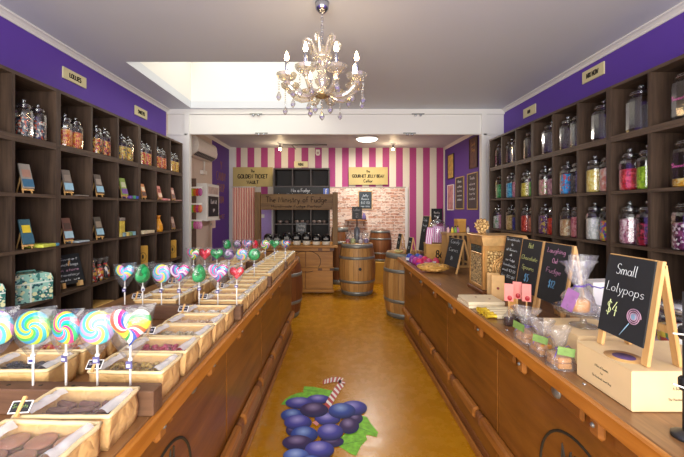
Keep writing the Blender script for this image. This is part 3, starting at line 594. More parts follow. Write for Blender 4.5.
# left wall, top row
LC = {1: (('23252c', '5a6a78', 'c05030', '3a4450', 'd8d0c0'), 'black and grey'), 2: (('e0902c', 'e8b048', 'c84028', 'd86a20'), 'orange and red'), 3: (('d8402c', 'e8b040', 'f0d060', 'b02c20', '48352c'), 'red and yellow'), 4: (('e0c040', 'd89830', 'f0dc70', '485a60'), 'yellow'),
      5: (('e8c03c', 'd84830', 'c83020', 'f0d468'), 'gold and red'), 6: (('d84c2c', 'e87838', 'f0c048', 'b83020'), 'orange red'), 7: (('e8b838', 'd87030', 'f0d870'), 'amber'), 8: (('d8b03c', 'c86a2c', 'f0dc90'), 'honey')}
for i in range(2, 9):
    y0, y1 = cell(-1, i)
    for q, (x, y, sc) in enumerate(((-2.005, y0+.238, (.60, .60, .80)), (-2.005, y0+.132, (.60, .60, .80)))):
        c = LC[i-1][0] if q == 0 else LC[i-1][0][::-1]; w = 'left wall top row, %s jar, %s cubby from beam' % ('rear' if q == 0 else 'front', ORD[8-i])
        jar('j', (x, y, 2.044), sc, R.random(), 'jar of %s sweets, %s' % (LC[i-1][1], w), candy(c, 58), '%s sweets inside %s' % (LC[i-1][1], w), 'glass jars on the left wall', .9)

# ================================================================ LEFT CUBBY GOODS
def easel_maker():
    t = thing('tiny_easel', '', 'easel'); w = .05
    for s in (-1, 1):
        MB().cyl((s*.028, -.032, .001), (s*.012, .012, .15), .0045, n=6).build('front_leg', M_PINE, t)
        MB().box(s*.02-.006, s*.02+.006, -.05, -.02, .018, .026).build('peg', M_PINE, t)
    MB().box(-.034, .034, -.034, -.024, .018, .030, .002).build('ledge', M_PINE, t)
    MB().cyl((0, .06, .003), (0, .012, .15), .0045, n=6).build('rear_leg', M_PINE, t)
    return t
def book_maker():
    t = thing('chocolate_bar', '', 'chocolate bar'); b = MB(); b.box(-.034, .034, -.006, .006, 0, .165, .002); b.build('wrapper', M_DARK, t)
    MB().box(-.034, .034, -.0072, -.0062, .010, .062).build('lower_label', M_CREAM, t); MB().box(-.025, .025, -.0074, -.0062, .075, .125).build('picture_panel', M_CREAM, t)
    return t
def pack(label, x, y, z, cols, rz=pi/2*.0, lean=-.26, group='bars on little easels'):
    o = place(('bar', cols), lambda: recolour(book_maker(), cols), label, (x, y, z), 0, group)
    return o
def recolour(o, cols):
    for ch in o.children:
        k = ('wrapper', 'lower_label', 'picture_panel').index(ch.name.split('.')[0]); ch.data.materials[0] = plain(cols[k], .45, 0, .12, 40)
    return o
W = [('4a3a34', '3f7fa8', '8d7a6a'), ('3f3f44', '8fb6c8', 'c0b8a8'), ('5a4038', 'a8c0c8', '8a6a58'), ('2e5068', 'd8c040', 'e8e0d0'), ('78a850', '7a4a98', 'd8d8d0'), ('c87848', 'e8d0a0', '8a3a28'), ('c86858', 'e8c0a8', '903838'), ('8a6a5a', 'b89888', '5a4238')]
rows = {2: 1.6806, 3: 1.3226}
ea = [(2, 1, ('8d8880', '31607f', 'a07868')), (2, 2, ('6f655c', '8fb8cc', '8a7c70')), (2, 3, ('5e5148', '8fb8cc', '9a8c80')), (2, 4, ('88a048', '70488c', 'c0c0a0')), (2, 5, ('d08850', '5a3a2c', 'e8d8b8')), (2, 6, ('d88878', 'e8c8a8', '984838')), (2, 7, ('b88070', '684a40', 'd8b8a8')),
      (3, 1, ('345c68', '2f5a70', 'd8c030')), (3, 2, ('6a4438', '98b8c4', '4a342c')), (3, 3, ('50483e', '90b8c8', '8a7a68')), (3, 7, ('906858', '6a4a3e', 'a88a78'))]
RW = {2: 'second', 3: 'third'}
for r, i, cols in ea:
    i += 1
    y0, y1 = cell(-1, i); x, y, z = -1.995, y0+.12, rows[r]
    rz = radians(78)
    wh = '%s row, left wall, %s cubby from beam' % (RW[r], ORD[8-i]); small = .85 if i in (6, 7, 8) else 1
    place('easel', easel_maker, 'tiny wooden easel, '+wh, (x, y, z), rz, 'tiny easels on the left wall', small)
    o = place(('bar', cols), lambda: recolour(book_maker(), cols), 'wrapped bar on tiny easel, '+wh, Vector((x, y, z))+Matrix.Rotation(rz, 3, 'Z') @ Vector((0, -.040*small, .031*small)), rz, 'bars propped on tiny easels', small)
    o.rotation_euler = (-.27, 0, rz)
def flats(r, i, items, gl, x=-1.985):
    """small packs lying in a row on a cubby floor"""
    i += 1; y0, y1 = cell(-1, i); z = rows[r]
    for k, (dy, c, w, h, d, nm) in enumerate(items):
        t = tag(MB().box(-d/2, d/2, -w/2, w/2, 0, h, .003).build('sweet_pack', plain(c, .45, 0, .2, 40)), '%s, %s row, left wall, %s cubby from beam' % (nm, RW[r], ORD[8-i]), 'packet', gl)
        t.location = (x, y0+dy, z)
flats(2, 4, [(.20, '6a48a0', .05, .028, .08, 'small violet box'), (.255, '48a070', .045, .030, .08, 'small green box'), (.305, '3050b8', .04, .028, .08, 'small blue box')], 'boxes lying in left cubbies')
flats(2, 6, [(.21, 'e08a88', .07, .022, .09, 'pink packet nearer the rear post'), (.285, 'd8a098', .06, .02, .09, 'dusty pink packet')], 'boxes lying in left cubbies')
flats(2, 7, [(.24, 'a88078', .12, .015, .09, 'thin brown packet')], 'boxes lying in left cubbies')
flats(3, 1, [(.235, 'c8cc50', .11, .022, .13, 'yellow green bar'), (.308, '3f80a0', .025, .02, .13, 'narrow blue bar')], 'boxes lying in left cubbies')
flats(2, 2, [(.24, '8a8078', .12, .008, .09, 'thin grey bar')], 'boxes lying in left cubbies')
flats(3, 2, [(.24, 'a8b8c0', .12, .012, .10, 'thin pale blue bar')], 'boxes lying in left cubbies')
flats(3, 4, [(.045, 'c8b868', .04, .036, .07, 'tan cube box nearest the divider'), (.10, '88a8b0', .04, .036, .07, 'grey blue cube box'), (.155, 'd8c070', .04, .036, .07, 'yellow cube box'), (.21, '7a9868', .04, .036, .07, 'olive cube box'), (.265, '88b8c8', .04, .036, .07, 'light blue cube box')], 'boxes lying in left cubbies')
flats(3, 5, [(.16, 'd8c8a8', .22, .03, .10, 'long cream bar')], 'boxes lying in left cubbies')
y0 = cell(-1, 5)[0]
t = thing('gift_tin', 'upright patterned box standing atop cube boxes, third row of left wall', 'box', (-1.985, y0+.075, 1.3592)); MB().box(-.03, .03, -.035, .035, 0, .11, .004).build('box_body', plain('d8b84a', .5, 0, .3, 30), t); MB().box(-.032, .032, -.037, .037, .111, .14, .003).build('box_lid', plain('8a8078', .5), t)
y0 = cell(-1, 7)[0]
t = thing('orange_ornament', 'bright orange pointed bag standing in third row cubby of left wall', 'sweet bag', (-1.99, y0+.12, 1.3226))
MB().lathe([(.045, 0), (.05, .03), (.045, .08), (.028, .12), (.016, .15)], 12).build('bag', plain('e8982a', .4, 0, .2, 25), t); MB().lathe([(.016, .1505), (.02, .16), (.026, .185)], 10).build('bag_top', plain('d88420', .4), t)
# floral bags (row 4)
def bag_maker():
    t = thing('floral_bag', '', 'bag'); pr = lambda w: [(-w, 0), (w, 0), (w*1.02, .14), (w*.92, .175), (w*.7, .185), (-w*.7, .185), (-w*.92, .175), (-w*1.02, .14)]
    m = floral('8fc0b0', ['2f6f68', 'd8d8a8', '1f4f58', 'e8e0d0'], 30)
    b = MB(); b.prism(pr(.125), -.06, .06, 'y'); b.build('bag_body', m, t)
    b = MB(); b.box(-.126, .126, -.0625, -.0605, .118, .126); b.box(.0, .01, -.0625, -.0605, .0, .118); b.build('piping', plain('d8e4d8', .5), t)
    b = MB(); b.tube([(-.05, 0, .186), (-.045, 0, .20), (.045, 0, .20), (.05, 0, .186)], .006, 6); b.build('handle', plain('5a8a80', .5), t); return t
y0 = cell(-1, 2)[0]
place('fbag', bag_maker, 'teal floral lunch bag in fourth row of left wall, beside the small blackboard', (-2.03, cell(-1, 2)[0]+.177, .9697), radians(58), None, 1.0)
place('fbag', bag_maker, 'teal floral lunch bag at left picture edge, in cubby below bare shelf', (-2.03, cell(-1, 1)[0]+.177, .9697), radians(58), None, 1.0)
# ---- chalkboard A-frames and easel boards
def _ln(L): return tuple(L)+(0.0,)*(6-len(L))
def a_sign(label, loc, rz, w, h, sp, lines, z0=.05, stile=.02, cat='chalkboard sign', extra=None, name='chalkboard_sign', group=None, trunc=False):
    """local: writing faces -y; stands on z=0; apex at top"""
    t = thing(name, label, cat, loc, rz, group)
    L = sqrt(h*h+sp*sp); tl = atan2(sp, h)
    fr = Matrix.Translation((0, -sp, 0)) @ Matrix.Rotation(-tl, 4, 'X'); bk = Matrix.Translation((0, sp, 0)) @ Matrix.Rotation(tl, 4, 'X')
    def part(nm, fn, m, M):
        b = MB(); b.M = M; fn(b); return b.build(nm, m, t)
    for s in (-1, 1):
        x = s*(w/2-stile/2)
        part('front_leg', lambda b: b.box(x-stile/2, x+stile/2, -.006, .006, 0.002, L, .002), M_PINE, fr); part('rear_leg', lambda b: b.box(x-stile/2, x+stile/2, -.006, .006, 0.002, L-.012, .002), M_PINE, bk)
    part('rear_bar', lambda b: b.box(-w/2+stile, w/2-stile, -.005, .005, L*.3, L*.3+stile, .002), M_PINE, bk)
    part('top_bar', lambda b: b.box(-w/2+stile, w/2-stile, -.006, .006, L-stile, L, .002), M_PINE, fr)
    pw0, pw1 = -w/2+.004, w/2-stile*.75
    part('chalk_panel', lambda b: b.box(pw0, pw1, -.0115, -.0065, z0, L-.004), M_CHALKB, fr)
    ph = L-z0; pc = (pw0+pw1)/2; pw = pw1-pw0
    for s, cz, hh, c, wd, ox in map(_ln, lines):
        b = MB(); b.M = fr @ Matrix.Translation((0, -.0125, 0)); write(b, s, pc+ox*pw, z0+ph*cz, ph*hh, max(.0008, min(.0017, ph*hh*.029)), .12, None if wd is None else pw*wd, True); b.build('chalk_writing', chalk(c), t)
    if extra: extra(t, fr, pc, z0, ph, pw)
    return t
def board_easel(label, loc, rz, w, h, lines):
    t = thing('blackboard', label, 'blackboard', loc, rz); M = Matrix.Rotation(-.2, 4, 'X')
    b = MB(); b.M = M; b.prism([(-w*.55, .03), (w*.55, .03), (w*.45, h), (-w*.45, h)], -.006, .002, 'y'); b.build('chalk_panel', M_CHALKB, t)
    for s in (-1, 1):
        b = MB(); b.M = M; b.box(s*w*.33-.012, s*w*.33+.012, -.03, .014, .004, .045, .002); b.build('foot', M_PINE, t)
    b = MB(); b.cyl((0, .02, h*.8), (0, .085, .004), .006, n=6); b.build('rear_leg', M_PINE, t)
    for s, cz, hh, c in lines:
        b = MB(); b.M = M @ Matrix.Translation((0, -.0075, 0)); write(b, s, 0, h*cz, h*hh, .0016, .1, w*.75); b.build('chalk_writing', chalk(c), t)
board_easel('small blackboard propped on wooden feet in fourth row cubby of left wall', (-2.02, 2.70, .972), radians(72), .20, .26, [('Sweet', .82, .08, 'd8dce0'), ('lunch bags', .66, .08, 'd8dce0'), ('in store', .50, .08, 'd8a8c0'), ('today', .36, .07, 'd8dce0'), ('ask us', .22, .06, 'd8dce0')])
# wrapped sweets in cubby 3, row 4
y0 = cell(-1, 4)[0]
def sbag():
    t = thing('sweet_bag', '', 'sweet bag'); MB().lathe([(.024, 0), (.03, .02), (.028, .08), (.012, .11)], 10).build('sweets', candy(('d83a28', 'e8b030', '1c1c22', 'f0e8e0', '2a2a30'), 60), t)
    MB().lathe([(.032, .0), (.034, .06), (.018, .112), (.010, .118), (.026, .165)], 10).build('wrapper', M_FILM, t); MB().lathe([(.0125, .110), (.0145, .114), (.0125, .118)], 10).build('tie', plain('c82830', .5), t); return t
for k, (dx, dy, w_) in enumerate(((0, .05, 'front left'), (.0, .13, 'middle'), (0, .21, 'right hand'), (-.088, .09, 'rear left'), (-.088, .175, 'rear right'))):
    place('sbag', sbag, 'clear bag of red and black sweets, %s of cluster in left wall cubby' % w_, (-2.0+dx, cell(-1, 4)[0]+dy+.03, .9697), R.random()*6, 'bags of sweets in left cubby', 1.15)
def kpack():
    t = thing('kraft_pouch', '', 'pouch'); MB().box(-.062, .062, -.02, .02, 0, .225, .008).build('pouch', plain('c8983c', .6, 0, .06, 15), t)
    b = MB(); b.tube([(.036*cos(2*pi*i/28), -.0205, .11+.045*sin(2*pi*i/28)) for i in range(28)], .0022, 4, True, True); b.ball((0, -.0205, .112), .018, 10, 6, (.6, .08, 1.3)); b.build('emblem', M_INK, t); return t
for i, w in ((6, 'beside the empty cubby'), (8, 'nearest the white post')):
    place('kpack', kpack, 'tall golden kraft pouch with round dark emblem in fourth row, '+w, (-2.0, cell(-1, i)[0]+.13, .970), radians(62), 'golden kraft pouches in left cubbies', 1.0)
y0 = cell(-1, 4)[0]
t = thing('carton', 'flat kraft carton in fifth row of left wall under the bags of sweets', 'box', (-2.06, y0+.17, .612)); MB().box(-.1, .1, -.13, .13, 0, .13, .004).build('carton_body', plain('c89a4e', .6), t); MB().box(-.102, .102, -.132, .132, .1305, .155, .004).build('carton_lid', plain('d2a65c', .6), t)
# ================================================================ LEFT COUNTER: TRAYS
def counterL(u, y, z=.97): return Vector((edgeL(y)-u, y, z))
LR = -.0244
def tray_maker(seed, w=.25, d=.148, h=.092):
    rr = random.Random(seed)
    t = thing('paper_tray', '', 'tray')
    def wob(x, y, z, k=.004): return (x+noise.noise((x*22+seed, y*22, z*30))*k, y+noise.noise((x*22, y*22+seed, z*30))*k, z)
    n = 10; per = []
    def loop(sx, sy, z, k=.005):
        pts = []
        for i in range(n): pts.append((-sx+2*sx*i/n, -sy, z))
        for i in range(n): pts.append((sx, -sy+2*sy*i/n, z))
        for i in range(n): pts.append((sx-2*sx*i/n, sy, z))
        for i in range(n): pts.append((-sx, sy-2*sy*i/n, z))
        return [wob(*p, k) for p in pts]
    W, D = w/2, d/2
    rings = [loop(W-.010, D-.010, .0005, 0), loop(W-.007, D-.007, .025, .008), loop(W-.005, D-.005, .05, .010), loop(W-.006, D-.006, .072, .008), loop(W-.004, D-.004, h-.006, .004), loop(W-.010, D-.010, h-.006, .003), loop(W-.012, D-.012, .05, .002), loop(W-.014, D-.014, .006, 0)]
    vs = [p for r in rings for p in r]; m = 4*n; fs = []
    for k in range(len(rings)-1):
        for i in range(m): j = (i+1) % m; fs.append((k*m+i, k*m+j, (k+1)*m+j, (k+1)*m+i))
    fs.append(tuple(range(m))[::-1]); fs.append(tuple((len(rings)-1)*m+i for i in range(m)))
    MB().add(vs, fs, True).build('paper_wall', M_PAPER, t)
    rim = [(x, y, z+.002*noise.noise((x*30, y*30, seed))) for x, y, z in loop(W-.005, D-.005, h-.003, .003)]
    MB().tube(rim, .0062, 6, True, True).build('folded_rim', M_RIM, t)
    def lid(i, j):
        x, y = (i-.5)*(w-.03), (j-.5)*(d-.03)
        return (x, y, h-.007+.006*noise.noise((x*30, y*30, seed*3)))
    MB().grid(14, 10, lid).build('clear_cover', M_FILMT, t)
    MB().box(-w/2+.022, w/2-.022, -d/2+.022, d/2-.022, .007, .042).build('inner_base', M_PAPER, t)
    for s in (-1, 1):
        def fold(i, j, s=s):
            x = s*(w/2-.046+.022*j*1.6); y = (i-.5)*(d-.04)
            return (x+.012*(i-.5), y, h-.004+.012*sin(j*pi)+.005*noise.noise((x*60, y*50, seed+s)))
        MB().grid(14, 5, fold).build('cover_fold', M_FILMW, t)
    return t
def pile_maker(seed, kind):
    """loose heap of sweets"""
    rr = random.Random(seed); mb = MB(); w, d = .205, .108
    w, d = .186, .096; mb.box(-w/2-.006, w/2+.006, -d/2-.006, d/2+.006, 0.0, .014)
    for q in range(95 if kind == 'small' else 60):
        x, y = rr.uniform(-w/2, w/2), rr.uniform(-d/2, d/2); s = rr.uniform(.008, .011) if kind == 'small' else rr.uniform(.010, .015)
        mb.M = Matrix.Translation((x, y, .014+rr.uniform(0, .015))) @ Matrix.Rotation(rr.random()*6, 4, 'Z') @ Matrix.Rotation(rr.random()*1.5, 4, 'X')
        mb.ball((0, 0, 0), s, 7, 4, (1.25, .9, .7))
    mb.M = Matrix.Identity(4); o = mb.build('loose_sweets', M_KRAFT); return o
def card_maker(ink):
    t = thing('price_card', '', 'price card'); M = Matrix.Rotation(-.75, 4, 'X')
    def P_(nm, fn, m): b = MB(); b.M = M; fn(b); return b.build(nm, m, t)
    P_('card_border', lambda b: b.box(-.028, .028, -.0012, .0012, .012, .046), M_WHITEP); P_('card_face', lambda b: b.box(-.025, .025, -.002, -.0013, .015, .043), M_BLACK)
    def tx(b): b.M = M @ Matrix.Translation((0, -.0024, 0)); write(b, 'Sweets', 0, .027, .010, .0006, width=.042); write(b, '$4', 0, .0185, .006, .0005)
    b = MB(); tx(b); b.build('card_writing', chalk(ink), t)
    b = MB()
    for s in (-1, 1): b.M = M; b.box(-.005, .005, s*.003-.0022, s*.003+.0022, .002, .058, .001)
    b.build('wooden_peg', M_PINE, t); return t
PAL = {'gummy': (('b08a3a', 'c8a850', '8a6a30', '98803c', 'd0b060'), 'brown and yellow gummy'), 'magenta': (('b02848', 'c83a60', '901c3c', 'd05070'), 'magenta'), 'clearpale': (('d8c8a8', 'c8b890', 'e0d4bc', 'b0a078'), 'pale khaki'),
 'beige': (('d8b088', 'e0c0a0', 'c89870', 'e8d0b4'), 'peach beige'), 'rust': (('b86848', 'c88058', 'a05038', 'd89870'), 'rust coloured'), 'dark': (('2c2a2e', '3a383c', '1e1c20', '504c50'), 'black liquorice'), 'mix': (('e8b020', 'd83a30', 'f0d040', 'f0e4d8', 'e87040'), 'yellow and red'),
 'olive': (('8a8a60', 'a0986c', '787850', 'b8ac80'), 'olive'), 'rose': (('d89890', 'e0b0a8', 'c87878', 'ecd0c8'), 'rose pink'), 'cream': (('f0e4cc', 'e8d8b8', 'f8f0e0', 'dcc8a0'), 'cream'), 'mint': (('a8c8a8', 'e0e4d4', '88b898', 'f0ecdc'), 'mint and white'),
 'orange': (('e8a050', 'd88838', 'f0c078', 'e0b060'), 'orange'), 'grey': (('8c8478', 'a09888', '6c665c', 'b8b0a0'), 'greyish'), 'lilac': (('b8a0c0', 'd0c0d8', 'a088b0', 'e8dcec'), 'lilac'), 'white': (('f4f0e8', 'e4dcd0', 'fffaf2', 'd8ccb8'), 'white'), 'choc': (('8a6050', '7a5244', '986c5a', '6c463a'), 'milk chocolate'), 'redw': (('d84038', 'f0e8e0', 'c02828', 'e8c0b8'), 'red and white'), 'sky': (('88b8d0', 'c8dce4', '6aa0c0', 'f0f0ec'), 'pale blue')}
NTR = [0]
def tray(u, y, col, where, group, card=None, pile='small', contents=True):
    k = NTR[0] % 4; NTR[0] += 1; p = counterL(u, y); rz = LR+R.uniform(-.035, .035)
    place(('tray', k), lambda: tray_maker(k+1), 'kraft tray of %s sweets, %s' % (PAL[col][1], where), p, rz, group, (1, .93, 1) if y > 2 else 1)
    if contents:
        q = NTR[0] % 3
        if ('pile', q, pile) not in PROTO: PROTO['pile', q, pile] = pile_maker(q+5, pile); o = PROTO['pile', q, pile]
        else: o = copy_tree(PROTO['pile', q, pile])
        o.data = o.data.copy(); o.data.materials[0] = candy(PAL[col][0], 70); o.location = p+Vector((0, 0, .0425)); o.rotation_euler = (0, 0, rz); o.scale = (1, .93 if y > 2 else 1, 1)
        tag(o, 'loose %s sweets in %s' % (PAL[col][1], where), 'sweets', None, 'stuff')
    if card:
        c = counterL(u+.095, y-.085, 1.066)
        place(('card', card), lambda: card_maker(card), 'black price card on tray, %s' % where, c, LR+.12+R.uniform(-.15, .1), 'pegged price cards', .85)
GF, GB = 'front column of paper trays', 'back column of paper trays'
# nearest two trays hold chocolates one can count
def choc_log():
    o = MB().box(-.03, .03, -.0095, .0095, 0, .016, .006).build('chocolate_log', plain('6f4838', .4, 0, .15, 60)); return o
def choc_disc():
    o = MB().lathe([(.026, 0), (.031, .003), (.031, .007), (.026, .010)], 18).build('chocolate_disc', plain('a9765c', .4, 0, .15, 40)); return o
tray(.165, .945, 'choc', 'nearest the first lollipop block in front', GF, '8aa860', contents=False); tray(.165, .785, 'choc', 'nearest the camera at bottom left corner', GF, None, contents=False)
n = 0; rows_ = ('back', 'middle', 'front'); cols_ = ('far left', 'left', 'centre', 'right', 'far right')
for a in range(3):
    for c in range(3):
        p = counterL(.165, .945)+Vector(((c-1)*.066, (1-a)*.034, .0425)); o = place('log', choc_log, 'chocolate log, second nearest tray, lower layer, %s row, %s' % (rows_[a], cols_[c+1]), p, LR+R.uniform(-.08, .08), 'milk chocolate logs', cat='chocolate')
for a in range(3):
    for c in range(3):
        p = counterL(.165, .945)+Vector(((c-1)*.063+.006, (1-a)*.030-.002, .0588)); o = place('log', choc_log, 'chocolate log, second nearest tray, upper layer, %s row, %s' % (rows_[a], cols_[c+1]), p, LR+R.uniform(-.25, .25), 'milk chocolate logs', cat='chocolate')
for a in range(2):
    for c in range(3):
        for L in range(3):
            p = counterL(.165, .785)+Vector(((c-1)*.066+.004*L, (.5-a)*.058, .0425+.0105*L)); place('disc', choc_disc, 'chocolate disc, nearest tray, %s row, %s stack, %s one' % (('back', 'front')[a], cols_[c+1], ('lowest', 'middle', 'topmost')[L]), p, R.random()*6, 'round chocolate discs', cat='chocolate')
S1 = [1.185+.156*k for k in range(5)]; S2 = [2.055+.140*k for k in range(5)]; S3 = [2.874+.139*k for k in range(5)]; S4 = [3.664+.146*k for k in range(5)]
names = ['first', 'second', 'third', 'fourth', 'fifth']
for ys, cf, cb, bl, nx in ((S1, ['gummy', 'magenta', 'clearpale', 'beige', 'white'], ['dark', 'mix', 'orange', 'grey', 'olive'], 'first', 1), (S2, ['rust', 'rose', 'mint', 'lilac', 'cream'], ['dark', 'rust', 'rose', 'sky', 'beige'], 'second', 2),
                    (S3, ['rose', 'white', 'sky', 'redw', 'cream'], ['cream', 'gummy', 'mint', 'lilac', 'orange'], 'third', 3), (S4, ['white', 'beige', 'redw', 'mint', 'cream'], ['cream', 'orange', 'white', 'rose', 'grey'], 'fourth', 4)):
    for k, y in enumerate(ys):
        w = '%s beyond %s lollipop block' % (names[k], bl)
        sc = None
        tray(.150, y, cf[k], 'aisle column, '+w, GF, ('d8c8e0' if k % 2 == 0 else 'c8d890') if nx < 3 and k % 2 == 0 else None)
        if not (nx == 1 and k == 4): tray(.53, y+.01, cb[k], 'shelf column, '+w, GB, 'e0d8e8' if nx < 3 and k % 3 == 0 else None)

# ================================================================ LOLLIPOPS
def block_maker():
    t = thing('stick_block', '', 'wooden block'); MB().box(-.36, .36, -.027, .027, 0, .075, .003).build('block', M_BLOCK, t)
    for k in range(7): MB().lathe([(.0058, .0752), (.0058, .0756)], 10, (-.30+.1*k, 0, 0)).build('drilled_hole', M_INK, t)
    return t
BY = [1.062, 1.955, 2.768, 3.56]
for k, y in enumerate(BY):
    place('block', block_maker, 'long dark wooden block holding lollipops upright, %s from the camera' % ('nearest', 'second', 'third', 'farthest')[k], counterL(.372, y), LR, 'wooden lollipop blocks')
def head_mesh(shape, r=.048, th=.013):
    mb = MB()
    if shape == 'round':
        prof = [(0, -th)]+[(r*sin(pi*i/10)**.55 if 0 < i < 10 else 0, -th*cos(pi*i/10)) for i in range(1, 10)]+[(0, th)]
        mb.M = Matrix.Rotation(pi/2, 4, 'X'); mb.lathe(prof, 32)
    else:
        if shape == 'heart': out = [(16*sin(a)**3, 13*cos(a)-5*cos(2*a)-2*cos(3*a)-cos(4*a)+2) for a in [2*pi*i/40 for i in range(40)]]; k = r/15.0
        else: out = [(11*sin(a)*(1-.25*cos(a)), 15*cos(a)) for a in [2*pi*i/40 for i in range(40)]]; k = r/13.5
        n = 40; vs = []; fs = []; L = [(0, .0), (.35, .0), (.7, .0), (.92, 0), (1, 0)]
        for sgn in (-1, 1):
            for f in (1.0, .93, .75, .45, .08):
                yy = sgn*th*sqrt(max(0, 1-f**2.2))
                vs += [(x*k*f, yy, z*k*f) for x, z in out]
        for h in (0, 5):
            for q in range(4):
                for i in range(n): j = (i+1) % n; fs.append(((h+q)*n+i, (h+q)*n+j, (h+q+1)*n+j, (h+q+1)*n+i))
        fs.append(tuple(4*n+i for i in range(n))); fs.append(tuple(9*n+i for i in range(n))[::-1])
        for i in range(n): j = (i+1) % n; fs.append((i, j, 5*n+j, 5*n+i))
        mb.add(vs, fs, True)
    return mb
def lolly(shape, pal, arms, twist, label, loc, rz, group, hz=.185, r=.05, row_tag=False):
    key = ('lolly', shape, pal, arms, round(r, 3), row_tag)
    def mk():
        t = thing('lollipop', '', 'lollipop')
        MB().cyl((0, 0, -.03), (0, 0, hz-r*.8), .0034, n=8).build('stick', M_STICK, t)
        head_mesh(shape, r).build('head', swirl(pal, arms, twist), t, (0, 0, hz))
        # clear wrapper, wider above, gathered at the stick
        R0 = r*1.04; pts = [(-.008, hz-r*1.55), (-R0*.8, hz-r*.75), (-R0*1.05, hz), (-R0*1.12, hz+r*.75), (-R0*1.28, hz+r*1.02), (-R0*.5, hz+r*1.08), (R0*.1, hz+r*1.14), (R0*.7, hz+r*1.2), (R0*1.3, hz+r*1.28), (R0*1.12, hz+r*.75), (R0*1.05, hz), (R0*.8, hz-r*.75), (.008, hz-r*1.55)]
        b = MB(); n = len(pts); c = (0, hz)
        vs = []; 
        for s in (-1, 1): vs += [(x, s*.001, z) for x, z in pts]+[(x*.9, s*(.017 if z < hz+r else .004), hz+(z-hz)*.94) for x, z in pts]
        fs = []
        for s in (0, 1):
            o = s*2*n
            for i in range(n): j = (i+1) % n; fs.append((o+i, o+j, o+n+j, o+n+i))
            fs.append(tuple(o+n+i for i in range(n)))
        b.add(vs, fs, True).build('wrapper', M_FILM, t)
        b = MB(); b.box(-.011, .009, -.0075, -.0045, hz-r*2.05, hz-r*1.66, .001); tg = b.build('tag', plain('55517e' if row_tag else 'e9e6ee', .5, 0, .3, 90), t)
        MB().box(-.008, .004, -.0082, -.0076, hz-r*1.96, hz-r*1.80).build('tag_print', plain('c8c4d8' if row_tag else '3f3f7c', .6), tg)
        MB().lathe([(.0055, hz-r*1.72), (.007, hz-r*1.6), (.005, hz-r*1.5)], 8).build('tie', M_WHITEP, t)
        return t
    return place(key, mk, label, loc, rz, group)
PASTEL = ('e890c8', 'f0e060', '50c8d0', 'b8a0e0', '58c0e0'); RAIN = ('e02878', 'f8f0e8', 'f06028', 'f0d030', 'f0d030', '30a050', 'f8f0e8', '2858c0'); LIME = ('3fb050', '2890c0', 'b8d830', '30a8b0', 'd0e040'); BRIGHT = ('20b0c8', 'f0d838', 'e83880', '20b068', '28a8d8', 'f07080')
GREEN = ('1c9048', '28a858', '187a3c', '30b868'); RED = ('c81828', 'd83040', 'b01020', 'e04858'); PINKT = ('d83890', '48b0c8', 'e878b0', 'f0d8e8', '8848a8', '38a0c0'); PURP = ('6a4a78', '8a6a98', '503860', 'a88ab0', '4a6a60'); MULTI = ('e8c838', '38b0c8', 'e85090', 'f0e8e0', '58b858'); BLUEM = ('2878c8', 'e8c030', '30a8d0', 'd84058', '2858a0')
LO = [ # row, u, shape, palette, arms, twist, size, turn, words
 (0, .10, 'heart', RAIN, 2, 8, .060, 0, 'rainbow striped heart lollipop'), (0, .20, 'round', PASTEL, 2, 18, .052, .1, 'pastel pink and aqua swirl lollipop beside the rainbow heart'), (0, .295, 'round', BRIGHT, 2, 16, .050, -.2, 'cyan, pink and yellow swirl lollipop'), (0, .395, 'round', LIME, 2, 20, .052, .1, 'green, lime and blue swirl lollipop'), (0, .505, 'round', PASTEL[::-1], 2, 18, .053, 0, 'pastel swirl lollipop cut by left picture edge'),
 (1, .045, 'heart', RED, 1, 6, .038, 0, 'glossy red heart lollipop'), (1, .150, 'heart', PINKT, 2, 14, .054, 0, 'wide pink and teal heart lollipop'), (1, .255, 'drop', GREEN, 1, 8, .046, .75, 'green lollipop turned edge on'), (1, .365, 'heart', PINKT[::-1], 2, 12, .052, .1, 'pink and purple heart lollipop'), (1, .465, 'round', PASTEL, 2, 16, .052, -.1, 'pastel swirl lollipop in large wrapper'), (1, .57, 'drop', GREEN, 1, 8, .048, .9, 'narrow green lollipop beside a pastel heart'), (1, .67, 'heart', PASTEL, 2, 12, .05, 0, 'pastel blue and yellow heart lollipop'),
 (2, .15, 'round', GREEN, 1, 14, .046, .2, 'round green swirl lollipop'), (2, .25, 'round', PASTEL, 2, 16, .046, 0, 'pastel swirl lollipop beside the round green one'), (2, .35, 'round', PURP, 1, 12, .042, .3, 'purple grey swirl lollipop'), (2, .445, 'heart', GREEN, 1, 8, .046, .2, 'green heart lollipop'), (2, .54, 'heart', RED, 1, 6, .05, 0, 'red heart lollipop'), (2, .63, 'heart', MULTI, 2, 14, .05, 0, 'yellow and blue heart lollipop'),
 (3, .03, 'heart', BLUEM, 2, 12, .046, 0, 'blue and red heart lollipop'), (3, .14, 'heart', GREEN, 1, 8, .046, -.1, 'bright green heart lollipop'), (3, .235, 'round', MULTI, 2, 16, .046, .1, 'pastel multicoloured swirl lollipop'), (3, .335, 'drop', RED, 1, 6, .04, .7, 'red lollipop turned edge on'), (3, .42, 'heart', PINKT, 2, 14, .05, 0, 'pink pastel heart lollipop'), (3, .52, 'round', PURP, 1, 12, .042, .2, 'dark purple swirl lollipop'), (3, .62, 'drop', GREEN, 1, 8, .044, .5, 'green drop shaped lollipop')]
RN = ['nearest', 'second', 'third', 'farthest']
for row, u, sh, pal, arms, tw, sz, rz, words in LO:
    p = counterL(u, BY[row], 1.0452)
    lolly(sh, pal, arms, tw, '%s standing in the %s wooden block' % (words, RN[row]), p, rz, 'lollipops in the wooden blocks', .175, sz, (row+int(u*100)) % 3 != 0)
# ================================================================ RIGHT COUNTER
def T(name, label, cat, loc, rz=0, group=None): return thing(name, label, cat, loc, rz, group)
RT = .951
FACE = -pi/2
